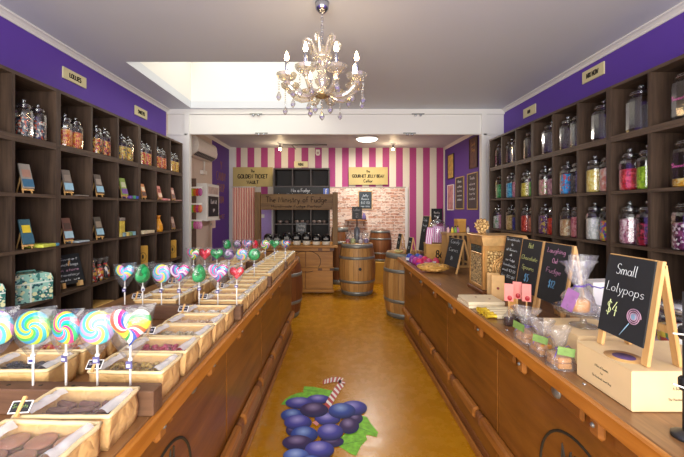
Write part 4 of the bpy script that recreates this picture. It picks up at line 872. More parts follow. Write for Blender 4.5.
# big kraft box and the small lollipops sign
def kbox(label, x0, x1, y0, y1, z0, z1, words):
    t = T('kraft_box', label, 'box', ((x0+x1)/2, (y0+y1)/2, z0)); a, c, h = (x1-x0)/2, (y1-y0)/2, z1-z0
    MB().box(-a, a, -c, c, 0, h-.001, .003).build('box_body', M_KBOX, t); b = MB(); b.box(-a-.001, a+.001, -c-.001, c+.001, h-.001, h, 0); b.build('box_lid', M_KBOX, t)
    if words:
        b = MB(); m = Matrix.Translation((-a-.0005, 0, 0)) @ Matrix.Rotation(FACE, 4, 'Z'); write(b, 'A Box of Goodies', 0, h*.60, .0075, .00045, mtx=m); write(b, 'from', 0, h*.46, .005, .0004, mtx=m); write(b, 'The Handmade Sweet Shop', 0, h*.30, .0068, .00045, mtx=m)
        m = Matrix.Translation((.0, -c-.0005, 0)); write(b, 'A Box of Goodies', -.02, h*.54, .0085, .0005, mtx=m); write(b, 'The Handmade Sweet Shop', -.02, h*.28, .0078, .0005, mtx=m); b.build('printed_words', M_INK, t)
    return t
kbox('pale kraft gift box carrying the small lollipops sign', .925, 1.285, 1.082, 1.33, RT, 1.0795, True)
kbox('pale kraft gift box under the glass cake stand', .985, 1.215, 1.405, 1.64, RT, 1.07, False)
t = T('round_label', 'round tan sticker with purple print on the kraft gift box', 'sticker', (.985, 1.185, 1.0798)); MB().lathe([(.055, 0), (.055, .0008)], 28).build('disc', plain('c89a5c', .5), t); MB().lathe([(.032, .0009), (.032, .0014)], 20).build('print', plain('5a4470', .6), t)
def lolly_sketch(t, fr, pc, z0, ph, pw):
    b = MB(); b.M = fr @ Matrix.Translation((pc+pw*.25, -.0128, z0+ph*.30))
    pts = [(.028*(1-.75*i/60)*cos(i*.35), 0, .028*(1-.75*i/60)*sin(i*.35)) for i in range(61)]; b.tube(pts, .0017, 4, True); b.build('chalk_drawing', chalk('c8a0b8'), t)
    b = MB(); b.M = fr @ Matrix.Translation((pc+pw*.25, -.0126, z0+ph*.30)); b.tube([(-.014, 0, -.026), (-.045, 0, -.075)], .0017, 4); b.ball((0, 0, 0), .012, 12, 6, (1, .12, 1)); b.build('chalk_drawing', chalk('8ab0c8'), t)
WT, YL, BL_, PK = 'ccd2d4', 'ccd082', '74b0d8', 'd898bc'
a_sign('large blackboard A-frame reading Small Lolypops $4 on kraft gift box', (1.042, 1.203, 1.0798), FACE, .212, .335, .052, [('Small', .76, .13, WT, .46, -.04), ('Lolypops', .53, .115, WT, .84, -.02), ('$4', .24, .17, 'd0dca0', .27, -.24)], .055, .026, extra=lolly_sketch)
a_sign('blackboard A-frame reading Laughing Owl Fudge $12, third of the row of three', (1.262, 1.94, RT), FACE, .245, .436, .07, [('Laughing', .83, .085, PK, .72), ('Owl', .66, .085, PK, None), ('Fudge', .49, .085, PK, .6), ('$12', .25, .12, BL_, None)], .11, .022)
a_sign('blackboard A-frame reading Hot Chocolate Spoons $5, middle of the row of three', (1.262, 2.19, RT), FACE, .225, .436, .07, [('Hot', .83, .10, YL, None), ('Chocolate', .60, .085, YL, .86), ('Spoons', .42, .085, YL, .66), ('$5', .20, .14, BL_, None)], .11, .02)
a_sign('blackboard A-frame with many small white lines, beside the gold cash register', (1.262, 2.412, RT), FACE, .225, .44, .07, [('To celebrate', .9, .05, WT, .84), ('for', .8, .05, WT, None), ('all flavours', .69, .05, WT, .7), ('milk', .585, .05, WT, None), ('our fudge', .48, .05, WT, .6), ('handmade', .37, .055, WT, .8), ('small $3.50', .26, .055, WT, .85), ('bar $12.00', .14, .055, WT, .85)], .11, .02)
# glass cake stand with wrapped goods
t = T('cake_stand', 'clear glass cake stand on the rear kraft box', 'cake stand', (1.09, 1.525, 1.071))
MB().lathe([(.055, 0), (.05, .006), (.014, .014), (.010, .04), (.02, .055)], 24).build('foot', M_GLASS, t); MB().lathe([(.02, .0555), (.105, .060), (.112, .072), (.114, .078), (.108, .066), (.0, .063)], 32).build('plate', M_GLASS, t)
def gathered(t, r, h, body=.45, nm='wrapper', m=None, seed=0):
    """a gathered cellophane bag: full below, pinched, and flared above"""
    b = MB(); hb = h*body
    def fn(i, j):
        a = 2*pi*i; z = h*j
        if z < hb: rad = r*(1-.75*max(0, (z/hb-.55)/.45)**1.5)
        else: rad = r*(.25+.85*((z-hb)/(h-hb))**.8)
        k = 1+.38*noise.noise((cos(a)*3, sin(a)*3+seed, z*25)) * (1 if z < hb else 1.8)
        return (rad*k*cos(a), rad*k*sin(a)*(1 if z < hb else .55), z)
    b.grid(22, 14, fn); return b.build(nm, m or M_CELLO, t)
def tie(t, r, z, c='6a48b8'):
    b = MB(); b.tube([(r*cos(2*pi*i/14), r*sin(2*pi*i/14), z) for i in range(14)], .0022, 5, True, True)
    b.tube([(r, -.004, z), (r+.02, -.012, z+.012), (r+.035, -.014, z-.004)], .0016, 4); b.tube([(-r, -.004, z), (-r-.018, -.012, z-.012), (-r-.026, -.014, z-.024)], .0016, 4); return b.build('ribbon', plain(c, .4), t)
tb = T('wrapped_bag', 'cellophane bag with purple label and ribbon on glass cake stand', 'wrapped bag', (1.062, 1.515, 1.1392)); gathered(tb, .058, .215, .5, seed=3); tie(tb, .016, .108)
b = MB(); b.M = Matrix.Translation((-.055, -.028, .055)) @ Matrix.Rotation(-1.1, 4, 'Z') @ Matrix.Rotation(.35, 4, 'Y'); b.box(-.024, .024, -.001, .001, -.048, .046); b.build('purple_label', plain('9a6aa0', .5, 0, .2, 30), tb)
t = T('candied_cake', 'orange candied slab seen inside the bag on cake stand', 'sweets', (1.062, 1.515, 1.141)); MB().lathe([(.036, 0), (.042, .008), (.042, .042), (.034, .052)], 16).build('slab', plain('d8923c', .4, 0, .2, 30), t)
tb2 = T('clear_bag', 'tall empty topped clear bag with purple ribbon behind the cake stand', 'wrapped bag', (1.235, 1.74, RT)); gathered(tb2, .06, .40, .62, seed=8); tie(tb2, .016, .245)
t = tag(MB().box(-.035, .035, -.035, .035, 0, .12, .004).build('soap_block', plain('e0a860', .5)), 'amber block inside the tall clear bag behind cake stand', 'sweets'); t.location = (1.235, 1.74, RT+.003)
t = T('white_carton', 'white carton with blue corner panel behind the cake stand', 'box', (1.468, 1.93, RT), .1); MB().box(-.08, .08, -.05, .05, 0, .235, .003).build('carton_body', M_WHITEP, t); MB().box(-.02, .078, -.0512, -.0502, .1, .19).build('blue_panel', plain('5a9ac0', .5), t); b = MB(); b.tube([(-.08, -.0515, .215), (-.04, -.0515, .205), (.0, -.0515, .214), (.05, -.0515, .205)], .003, 5); b.build('purple_scroll', plain('5a50a8', .5), t)
# fudge bags
def fudge_block():
    return MB().box(-.026, .026, -.02, .02, 0, .022, .004).build('fudge_block', plain('bd8440', .65, 0, .15, 50, .3))
def fbag_maker():
    t = T('fudge_bag', '', 'fudge bag', (0, 0, 0)); gathered(t, .05, .155, .45, seed=5); tie(t, .014, .07); b = MB(); b.M = Matrix.Translation((-.02, -.046, .078)) @ Matrix.Rotation(-.55, 4, 'Z') @ Matrix.Rotation(.12, 4, 'Y'); b.box(-.03, .03, -.001, .001, -.016, .016); b.build('green_label', plain('76984e', .5, 0, .25, 60), t); return t
for k, (x, y, s, w) in enumerate(((.905, 1.40, 1.0, 'nearest the kraft gift box'), (.91, 1.53, .95, 'middle of the three'), (.915, 1.66, 1.05, 'nearest the chocolate spoons'))):
    place('fudgebag', fbag_maker, 'clear bag of fudge with green label and purple ribbon, '+w, (x, y, RT), .3-k*.5, 'clear bags of fudge', s)
    for q in range(4):
        a, l = q % 2, q//2
        o = place('fudge', fudge_block, 'tan fudge block in the bag %s, %s layer, %s' % (w, ('lower', 'upper')[l], ('camera side', 'far side')[a]), (x, y-.021+.042*a+.002*l, RT+.004+.0232*l), .05*(q-1)-.1*l, 'fudge blocks in bags', cat='fudge')
# chocolate spoons
def spoon():
    t = T('chocolate_spoon', '', 'chocolate spoon', (0, 0, 0)); MB().box(-.021, .021, -.021, .021, 0, .04, .006).build('chocolate', plain('3a1c16', .3), t); MB().cyl((0, 0, .0405), (0, 0, .20), .0045, n=8).build('stick', M_PINE, t)
    MB().lathe([(.031, .0), (.033, .04), (.012, .07), (.006, .082), (.010, .1)], 12).build('wrapper', M_FILM, t)
    b = MB(); b.M = Matrix.Rotation(-.5, 4, 'Z'); b.box(-.022, .022, -.007, -.005, .13, .225, .0005); tg = b.build('pink_tag', plain('e88a80', .5, 0, .08, 30), t)
    b = MB(); b.M = Matrix.Rotation(-.5, 4, 'Z'); b.ball((.004, -.0076, .148), .0115, 14, 6, (1, .2, 1.2)); b.build('red_seal', plain('b01828', .35), tg); return t
for k, (x, y, w) in enumerate(((.955, 1.90, 'nearest the counter edge'), (1.025, 1.948, 'middle of the three'), (1.045, 1.89, 'nearest the Spoons sign'))): place('spoon', spoon, 'hot chocolate spoon with pink tag and red seal, '+w, (x, y, RT), 0, 'hot chocolate spoons', 1.0)
# flat cream boxes, gold ended bars, kraft packs
for k in range(2):
    t = T('flat_box', 'flat cream box with red dots, %s of the stack of two beside gold bars' % ('lower', 'upper')[k], 'box', (.97+.004*k, 2.31, RT+.0205*k), .03-.05*k, 'flat cream boxes'); MB().box(-.115, .115, -.1, .1, 0, .020, .003).build('box_body', plain('ecdcb8', .5), t)
    for x, y in ((-.02, .03), (.05, -.02)): MB().lathe([(.007, .0202), (.006, .0212)], 10, (x, y, 0)).build('red_dot', plain('8a2a20', .5), t)
def gbar():
    t = T('gold_end_bar', '', 'bar', (0, 0, 0)); MB().box(-.048, .1, -.0165, .0165, 0, .024, .005).build('bar_wrap', plain('efe2bc', .45), t)
    b = MB(); b.grid(8, 12, lambda i, j: (-.0485-.054*i, (.0175-.006*sin(pi*i))*cos(2*pi*j), .013+(.0125-.004*sin(pi*i)+.004*i)*sin(2*pi*j))); b.box(-.1025, -.1015, -.012, .012, .004, .022); b.build('gold_foil', plain('efcb38', .32, .35), t); return t
for k in range(4): place('gbar', gbar, 'cream bar with gold foil end, %s of the row of four' % ('nearest the camera', 'second', 'third', 'farthest')[k], (.985+.004*(k % 2), 2.012+.047*k, RT+.0005), .03*(k-1), 'gold foil bars')
def kp2():
    t = T('kraft_envelope', '', 'packet', (0, 0, 0)); M = Matrix.Rotation(-.16, 4, 'X'); b = MB(); b.M = M; b.box(-.042, .042, -.009, .009, .002, .175, .004); b.build('packet', plain('cfa468', .6, 0, .1, 20), t); b = MB(); b.M = M; b.ball((.0, -.0095, .085), .009, 10, 6, (1, .2, 1)); b.build('red_seal', plain('7a2018', .5), t); return t
place('kp2', kp2, 'upright kraft packet with dark red seal leaning on cash register, left of two', (1.135, 2.475, RT), -.35, 'kraft packets with red seals'); place('kp2', kp2, 'upright kraft packet with dark red seal, right of two, beside the small white blackboard', (1.128, 2.392, RT), -.40, 'kraft packets with red seals')
t = T('tan_packet', 'narrow plain tan packet between kraft packets and pink tags', 'packet', (1.09, 2.12, RT), -.3); b = MB(); b.box(-.022, .022, -.006, .006, 0, .13, .003); b.build('packet', plain('dca050', .6), t); MB().box(-.02, .02, -.0072, -.0062, .09, .12).build('pale_flap', plain('e8b870', .6), t)
# ornate antique cash register (seen from its back)
M_ORN = ornate('ecc684', '7a5222', 48); M_BRASS = plain('c9995a', .35, .5, .2, 12)
t = T('cash_register', 'ornate antique brass cash register with crown topper on the right counter', 'cash register', (1.10, 2.56, RT)); w, d, h = .30, .27, .435
MB().box(.012, w, .012, d-.012, .035, h-.075, .002).build('cabinet', M_BRASS, t); MB().box(-.012, w+.01, -.012, d+.012, 0, .032, .006).build('base_plinth', M_PLINTH, t)
fr = MB()
for a in ((.0, .012, .0, d), ): pass
side = MB().box(.002, .0118, .03, d-.03, .06, .285); side.build('side_panel', ornate('e4c890', '3e2810', 50), t)
b = MB(); b.box(-.002, .0115, .008, .03, .034, h-.075, .003); b.box(-.002, .0115, d-.03, d-.008, .034, h-.075, .003); b.box(-.002, .0115, .0305, d-.0305, .034, .06, .003); b.box(-.002, .0115, .0305, d-.0305, .285, .3, .003); b.build('side_frame', M_BRASS, t)
b = MB().box(.03, w-.03, .003, .0118, .06, .32); b.build('front_panel', M_ORN, t)
b = MB(); b.box(.008, .03, -.002, .0115, .034, h-.075, .003); b.box(w-.03, w-.008, -.002, .0115, .034, h-.075, .003); b.box(.0305, w-.0305, -.002, .0115, .034, .06, .003); b.box(.0305, w-.0305, -.002, .0115, .32, h-.075, .003); b.build('front_frame', M_BRASS, t)
b = MB()
for r in (.085, .07, .045): b.tube([(w*.52+r*cos(2*pi*i/36), .001, .19+r*sin(2*pi*i/36)) for i in range(36)], .005, 6, True, True)
b.ball((w*.52, .001, .19), .022, 14, 8, (1, .4, 1)); b.build('medallion', M_BRASS, t)
MB().box(.0, .0112, .04, d-.04, .303, h-.08).build('display_window', plain('3a4a48', .12, 0, .4, 30), t)
b = MB(); b.prism([(-.006, h-.075), (w+.006, h-.075), (w+.014, h-.03), (w+.018, h-.012), (-.018, h-.012), (-.014, h-.03)], -.014, d+.014, 'y'); b.box(-.014, w+.014, -.012, d+.012, h-.0115, h, .004); b.build('cornice', plain('d0a468', .35, .4, .25, 20), t)
b = MB(); out = [(.052*cos(a)*(1+.09*cos(11*a)), .052*sin(a)*(1+.09*cos(11*a))) for a in [2*pi*i/66 for i in range(66)]]
b.M = Matrix.Translation((.06, d*.62, h+.068)) @ Matrix.Rotation(-.4, 4, 'Z'); b.prism(out[::-1], -.012, .012, 'y'); b.box(-.03, .03, -.014, .014, -.0675, -.045, .003); b.build('crown_topper', M_ORN, t)
# slatted wooden crate and the small goods on it
t = T('slatted_crate', 'brown wooden crate with upright slots behind the A-frame sign', 'crate', (1.36, 3.83, RT)); w, d, h = .30, .22, .375
MB().box(-w/2, w/2, -d/2, d/2, .002, .03, .003).build('base_board', M_CRATE, t); MB().box(-w/2, w/2, -d/2, d/2, h-.03, h, .003).build('top_board', M_CRATE, t); MB().box(-w/2+.03, w/2-.03, -d/2+.03, d/2-.03, .0305, h-.0305).build('inner_box', plain('3a2414', .6), t)
for k in range(6): MB().box(-w/2+.004+k*.0535, -w/2+.026+k*.0535, -d/2+.003, -d/2+.02, .0305, h-.0305, .003).build('slat', M_CRATE, t)
for k in range(4): MB().box(-w/2+.003, -w/2+.02, -d/2+.04+k*.045, -d/2+.06+k*.045, .0305, h-.0305, .003).build('slat', M_CRATE, t)
t = T('tan_box', 'small tan box on top of the slatted crate', 'box', (1.39, 3.83, RT+.376), .2); MB().box(-.05, .05, -.04, .04, 0, .12, .003).build('box_body', plain('b8863c', .6), t); MB().box(-.051, .051, -.041, .041, .1205, .145, .003).build('box_lid', plain('c89648', .6), t)
def vial():
    t = T('little_bottle', '', 'bottle', (0, 0, 0)); MB().lathe([(.013, 0), (.015, .005), (.015, .04), (.006, .052), (.006, .06)], 12).build('bottle', M_KBOX, t); MB().lathe([(.008, .0602), (.008, .075)], 10).build('cap', M_DARK, t); return t
for k, (dx, dy, c, w) in enumerate(((-.12, -.06, 'e0b8b0', 'pink'), (-.085, -.09, 'd8c038', 'yellow'), (-.05, -.085, '78a848', 'green'), (-.02, -.07, 'b06898', 'mauve'), (.09, -.07, 'c8c0b0', 'cream'))):
    o = place('vial', vial, 'little %s bottle standing on the slatted crate' % w, (1.36+dx, 3.83+dy, RT+.376), 0, 'little bottles on the crate'); ch = o.children[0]
    ch.data = ch.data.copy(); ch.data.materials[0] = plain(c, .4)
a_sign('blackboard A-frame with three white lines, in front of the slatted crate', (1.245, 3.50, RT), FACE+.12, .29, .335, .08, [('Candy', .80, .13, WT, .7), ('Canes', .52, .13, WT, .75), ('$4', .22, .13, WT, None)], .06, .02)
# far end: paper bag, coloured packets, numbered box, big jar
t = T('paper_bag', 'crumpled brown paper bag lying flat near the far counter end', 'paper bag', (1.0, 3.49, RT))
def pbag(i, j):
    a = 2*pi*i; q = j*pi; r = sin(q)
    return (.145*r*cos(a)*(1+.12*noise.noise((cos(a)*2, sin(a)*2, j*4))), .10*r*sin(a), .044-.043*cos(q)+.055*noise.noise((cos(a)*3.3, sin(a)*3.3, j*5))*r*(1 if q > 1.4 else 0))
MB().grid(26, 12, pbag).build('bag', paper('d6a458', 2.2), t); b = MB(); b.tube([(.15*cos(a)*(1+.04*sin(5*a)), .104*sin(a), .052+.010*sin(3*a)) for a in [2*pi*i/30 for i in range(30)]], .009, 6, True, True); b.build('folded_edge', plain('c39444', .6, 0, .1, 20), t)
def soft(label, x, y, c, c2, s=1, rz=0):
    t = T('sweet_packet', label, 'packet', (x, y, RT), rz, 'coloured packets by the numbered box')
    def fn(i, j): return ((i-.5)*.12*s, (j-.5)*.05*s*sin(pi*min(1, max(.0, i)))**.4 if 0 < i < 1 else (j-.5)*.045*s, (.012+.04*sin(pi*j)*(sin(pi*i)**.5 if 0 < i < 1 else .1)+.004*noise.noise((i*7, j*7, x*9)))*s*1.3)
    MB().lathe([(.03*s, .0), (.042*s, .012), (.044*s, .04*s), (.03*s, .07*s), (.012*s, .082*s)], 14).build('packet', plain(c, .3, 0, .25, 45), t); MB().box(-.022*s, .022*s, -.0465*s, -.0435*s, .014, .045).build('label', plain(c2, .4, 0, .2, 50), t)
for x, y, c, c2, s, w in ((.93, 4.24, '3050b8', 'e8e8f0', 1.1, 'blue and white packet at far counter edge'), (1.035, 4.27, '4868c8', 'f0f0f4', 1.05, 'blue and white packet behind the first'), (.94, 4.11, '8a3a98', 'c8a0d8', 1.05, 'purple packet beside the blue ones'), (1.04, 4.14, '9a48b0', 'e8d0e8', 1.0, 'violet packet behind the purple one'), (.945, 3.98, 'b03a90', '5048a0', 1.05, 'magenta packet beside the purple one'), (1.05, 4.0, 'd83060', 'e890b0', 1.1, 'bright pink packet behind the magenta one'), (.955, 3.85, 'e0306a', '8a3a98', 1.05, 'hot pink packet nearest the counter edge'), (1.06, 3.87, 'c84880', 'f0d0e0', 1.0, 'rose packet nearest the paper bag'), (1.16, 3.95, 'd84868', 'f0e0e4', .95, 'red packet against the numbered box')): soft(w, x, y, c, c2, s, R.uniform(-.9, .2))
t = T('numbered_box', 'tan wooden box stamped 86 under the big glass jar', 'box', (1.255, 4.19, RT), -.12); MB().box(-.15, .15, -.11, .11, 0, .205, .003).build('box_body', plain('bf8f44', .6, 0, .12, 12), t); MB().box(-.152, .152, -.112, .112, .2055, .22, .003).build('box_lid', plain('caa05a', .6), t); b = MB(); write(b, '86', .005, .06, .085, .007, mtx=Matrix.Translation((0, -.111, 0))); b.build('stamped_number', M_INK, t)
z = RT+.2205; t = T('glass_jar', 'big lidded glass jar of pink striped bags on the numbered box', 'jar', (1.255, 4.20, z)); t.scale = (.88, .88, 1); MB().lathe([(.10, 0), (.115, .01), (.118, .18), (.10, .23), (.085, .24)], 24).build('body', M_GLASS, t); ld = MB().lathe([(.09, .2405), (.092, .25), (.06, .275), (.025, .285), (.012, .29)], 24).build('lid', film('e6ebee', .22, .6, .04), t); MB().ball((0, 0, .308), .022, 12, 8).build('knob', film('dde4e8', .3, .6, .03), ld)
M_PS = stripes('d060b0', 'f4ecf4', .022, 0, .5)
def psb():
    t = T('striped_bag', '', 'paper bag', (0, 0, 0)); MB().prism([(-.035, 0), (.035, 0), (.038, .16), (.03, .175), (-.03, .175), (-.038, .16)], -.015, .015, 'y').build('bag', M_PS, t); MB().box(-.036, .036, -.017, .017, .1755, .19, .002).build('folded_top', plain('e0a8d8', .5), t); return t
for k, (x, y, zz, w, rr) in enumerate(((1.22, 4.16, z+.012, 'inside the big jar, left', (0, 0, -.2)), (1.292, 4.165, z+.012, 'inside the big jar, right', (0, 0, .2)), (1.255, 4.255, z+.012, 'inside the big jar, at the rear', (0, 0, .1)), (1.06, 4.175, RT+.1, 'leaning outside the big jar', (0, .30, -.1)))):
    o = place('psb', psb, 'pink and white striped paper bag '+w, (x, y, zz), 0, 'pink striped bags'); o.rotation_euler = rr
    if k == 3: o.location.z = RT+.222; o.location.x = 1.118; o.location.y = 4.105; o.rotation_euler = (0, .12, -.1)
a_sign('little A-frame chalkboard at far end corner of the right counter', (1.01, 4.50, RT), FACE+.15, .13, .265, .05, [('Sweets', .7, .11, WT, .75), ('$3', .35, .13, WT, None)], .04, .012)
a_sign('little A-frame chalkboard standing on barrel beyond right counter', (1.01, 5.20, .9435), FACE+.15, .14, .27, .05, [('Mints', .7, .11, WT, .75), ('$2', .35, .13, WT, None)], .04, .012)
t = T('cream_bowl', 'shallow cream bowl on barrel head beyond the right counter', 'bowl', (.955, 5.09, .9435)); MB().lathe([(.03, 0), (.055, .015), (.068, .035), (.064, .035), (.05, .018), (.0, .008)], 20).build('bowl', plain('e0d890', .4), t); MB().lathe([(.05, .019), (.055, .027), (.0, .034)], 16).build('contents', plain('8a8a50', .6, 0, .3, 40), t)
a_sign('tall A-frame chalkboard behind the striped bags at counter end', (1.20, 4.46, RT), FACE+.15, .2, .54, .08, [('Fudge', .85, .07, WT, .7), ('Nougat', .7, .07, WT, .7), ('$5', .55, .07, WT, None)], .1, .014)
# lollipop stand at the right edge of the picture
t = T('display_pole', 'dark metal display pole with round base at right picture edge', 'display stand', (.972, .962, RT)); MB().lathe([(.034, 0), (.034, .008), (.026, .014), (.010, .02)], 20).build('base', M_DARK, t); MB().cyl((0, 0, .0205), (0, 0, .40), .009, n=12).build('pole', M_DARK, t)
for zz in (.13, .27): MB().lathe([(.014, zz), (.018, zz+.006), (.018, zz+.03), (.014, zz+.036)], 14).build('collar', M_BLACK, t)
def sl():
    t = T('small_lollipop', '', 'lollipop', (0, 0, 0)); MB().cyl((0, 0, 0), (.13, 0, .0), .0022, n=8).build('stick', M_STICK, t); MB().ball((.15, 0, 0), .02, 14, 10).build('head', swirl(PASTEL, 1, 30), t); return t
for zz, w in ((.155, 'lower'), (.292, 'upper')):
    o = place('sl', sl, 'small lollipop on white stick in the %s collar of the display pole' % w, (.922, .949, RT+zz), 0, 'lollipops on the display pole'); o.rotation_euler = (0, .35 if w == 'lower' else .12, .0)
t = T('sweets_jar', 'clear jar of colourful wrapped lollies behind the small lollipops sign', 'jar', (1.40, 1.40, RT)); MB().lathe([(.075, 0), (.085, .01), (.088, .19), (.07, .22)], 20).build('body', M_GLASS, t); MB().lathe([(.078, .2205), (.078, .25)], 20).build('lid', M_SILVER, t)
b = MB(); b.lathe([(.0895, .055), (.0895, .095)], 20); b.build('pink_label', plain('e8c8d8', .5), t)
o = MB().lathe([(.066, 0), (.075, .01), (.077, .15), (.0, .17)], 20).build('wrapped_lollies', candy(('3a8a48', 'e8e0d8', 'c83a30', 'e8d040', '4a78b0', 'f0f0ec'), 38), None, (1.40, 1.40, RT+.003)); tag(o, 'colourful wrapped lollies filling the jar behind the lollipops sign', 'sweets', None, 'stuff')
t = T('black_bag', 'small black bag in right cubby above the writing covered blackboard', 'bag', (2.19, cell(1, 8)[0]+.17, .942)); MB().lathe([(.07, 0), (.085, .03), (.08, .15), (.05, .19), (.02, .2)], 14).build('bag', M_BLACK, t); b = MB(); b.tube([(.03*cos(a), 0, .195+.04*sin(a)) for a in [pi*i/10 for i in range(11)]], .005, 6); b.build('handle', M_DARK, t)

# ================================================================ BACK ROOM
# fudge counter with timber portal
t = T('fudge_counter', 'honey timber counter under the Ministry of Fudge portal', 'counter', (-.72, 6.85, 0)); w0, w1 = -.85, .76
MB().box(w0-.02, w1+.05, -.38, .38, .862, .905, .006).build('counter_top', M_FUDGEC, t); MB().box(w0+.02, w1-.04, -.30, .36, .01, .861).build('carcass', M_PLINTH, t)
for k in range(3):
    a = w0+.03+k*(w1-w0-.07)/3; MB().box(a+.005, a+(w1-w0-.07)/3-.005, -.318, -.301, .09, .78, .003).build('front_panel', M_FUDGEC, t)
for z0, z1 in ((.80, .855), (.43, .49), (.03, .085)): MB().box(w0+.02, w1-.02, -.345, -.3185, z0, z1, .005).build('rail', M_FUDGEC, t)
for z in (.80, .43):
    MB().box(w1-.10, w1-.02, -.352, -.3455, z+.005, z+.05).build('iron_block', plain('4a2c18', .5), t); MB().box(w1-.32, w1-.24, -.352, -.3455, z+.005, z+.05).build('iron_block', plain('6a4424', .5), t)
b = MB(); b.tube([(.22+.27*cos(a), -.319, .60+.2*sin(a)) for a in [2*pi*i/40 for i in range(40)]], .005, 4, True, True); b.build('burnt_ring', M_INK, t)
t = T('timber_portal', 'dark timber portal carved The Ministry of Fudge standing on fudge counter', 'sign', (-.70, 6.6, .9055))
for x0, x1 in ((-.77, -.66), (.69, .79)): MB().box(x0, x1, -.05, .05, 0, .99, .006).build('post', M_PORTALZ, t)
MB().box(-.659, .689, -.045, .045, .66, .955, .006).build('sign_beam', M_PORTAL, t)
b = MB(); write(b, 'The Ministry of Fudge', .02, .80, .105, .006, width=1.15, mtx=Matrix.Translation((0, -.0465, 0))); write(b, 'Handmade Fudge Parlour', .02, .705, .045, .0045, width=.95, mtx=Matrix.Translation((0, -.0465, 0))); b.build('carved_letters', plain('33200f', .8), t)
t = T('dark_cubby', 'black three column cubby cabinet against the striped wall behind portal', 'shelf', (-.685, 7.8, 0)); w = .60
MB().box(-w, w, .17, .185, .01, 2.475).build('back_panel', plain('241d1b', .6), t)
for s in (-1, 1): MB().box(s*w-.015, s*w+.015, -.17, .169, 0, 2.475).build('side_panel', plain('3a3230', .5), t)
cz = [(.02, .05), (.86, .885), (1.235, 1.26), (1.62, 1.645), (2.06, 2.085), (2.445, 2.475)]
for z0, z1 in cz: MB().box(-w+.0155, w-.0155, -.168, .169, z0, z1).build('shelf', plain('4a4240', .5), t)
for x in (-.2, .2): 
    b = MB()
    for q in range(5): b.box(x-.012, x+.012, -.166, .169, cz[q][1]+.0005, cz[q+1][0]-.0005)
    b.build('divider', plain('4a4240', .5), t)
t = T('chalk_strip', 'long blackboard strip reading Mix a Fudge with blue emblem above portal', 'blackboard', (-.685, 7.6295, 1.70)); MB().box(-w+.01, w, -.006, 0, 0, .355).build('board', M_BLACK, t)
b = MB(); write(b, 'Mix a Fudge', -.02, .25, .075, .006, width=.42, mtx=Matrix.Translation((0, -.008, 0))); write(b, 'flavours of the day', -.33, .17, .05, .004, width=.36, mtx=Matrix.Translation((0, -.008, 0))); write(b, 'ask us', .24, .17, .05, .004, width=.16, mtx=Matrix.Translation((0, -.008, 0))); b.build('chalk_writing', chalk('c8ccd0'), t)
e = MB().box(.475, .59, -.0075, -.0062, .18, .33).build('blue_emblem', plain('5468b0', .5), t); b = MB(); write(b, 'f', .535, .2, .11, .008, mtx=Matrix.Translation((0, -.009, 0))); b.build('emblem_letter', M_WHITEP, e)
def tub():
    t = T('fudge_tub', '', 'tub', (0, 0, 0)); MB().lathe([(.066, 0), (.072, .01), (.075, .06)], 18).build('tub', plain('e8dcc8', .45, 0, .1, 30), t); MB().lathe([(.080, .0605), (.085, .07), (.085, .125), (.070, .16), (.04, .18), (.0, .186)], 18).build('black_lid', plain('17171a', .22), t); b = MB(); b.box(-.045, .045, -.0885, -.0835, .085, .118, .002); b.build('label', plain('8c8c88', .6), t); return t
for k in range(7): place('tub', tub, 'white tub with domed black lid on fudge counter, %s from the right post' % ORD[6-k], (-1.235+.184*k, 6.62 if 0 < k < 7 else 6.68, .9055), 0, 'black lidded tubs on the fudge counter', (1.0, 1.0, 1.32) if k in (2, 3, 4) else (1.0, 1.0, 1.12))
def bowl():
    t = T('sample_bowl', '', 'bowl', (0, 0, 0)); MB().lathe([(.04, 0), (.06, .02), (.068, .07), (.064, .07), (.055, .022), (0, .012)], 16).build('bowl', plain('6a5c58', .25), t); MB().lathe([(.058, .055), (.045, .075), (.0, .085)], 14).build('contents', plain('8a7468', .5, 0, .3, 40), t); return t
for k, x in enumerate((-.5, -.34, -.12, .0, .125, .27, .385, .505)): place('bowl', bowl, 'small dark bowl on shelf behind the portal, %s from the left' % ORD[k], (-.685+x*.98, 7.75, 1.2605), 0, 'bowls on the dark cubby shelf', .85)
t = T('small_blackboard', 'small blackboard propped between tubs and dark cubby', 'blackboard', (-.64, 7.0, .9055)); b = MB(); b.M = Matrix.Rotation(-.08, 4, 'X'); b.box(-.10, .10, -.006, .006, .002, .40); b.build('board', M_DARK, t); b = MB(); b.M = Matrix.Rotation(-.08, 4, 'X') @ Matrix.Translation((0, -.0075, 0)); write(b, 'Tasting', 0, .32, .045, .004, width=.15); write(b, 'today', 0, .24, .04, .004, width=.12); b.build('chalk_writing', chalk('a8a8a8'), t); MB().cyl((0, .10, .003), (0, .025, .3), .006).build('prop_leg', M_DARK, t)
t = T('door_panel', 'pale lilac panel beside the striped curtain behind portal', 'panel', (-1.49, 7.93, 0)); MB().box(-.15, .10, -.015, .015, .02, 1.75).build('panel', plain('b79de0', .6), t); MB().box(.1005, .16, -.02, .02, .02, 1.75).build('white_frame', M_WHITE, t); MB().box(-.13, -.06, -.0175, -.0155, 1.38, 1.46).build('paper_note', M_WHITEP, t)
# curtain
t = T('curtain', 'pink and cream striped curtain hanging below golden ticket sign', 'curtain', (-2.02, 7.9, .35))
def cur(i, j): x = (i-.5)*.5; return (x, .025*sin(i*2*pi*9)+.006*sin(i*31+j*3), j*1.715)
MB().grid(108, 8, cur).build('fabric', stripes('d2706c', 'f8dccb', .0556, 0, .42), t); MB().cyl((-.27, 0, 1.725), (.28, 0, 1.725), .012, n=10).build('rod', M_WHITE, t)
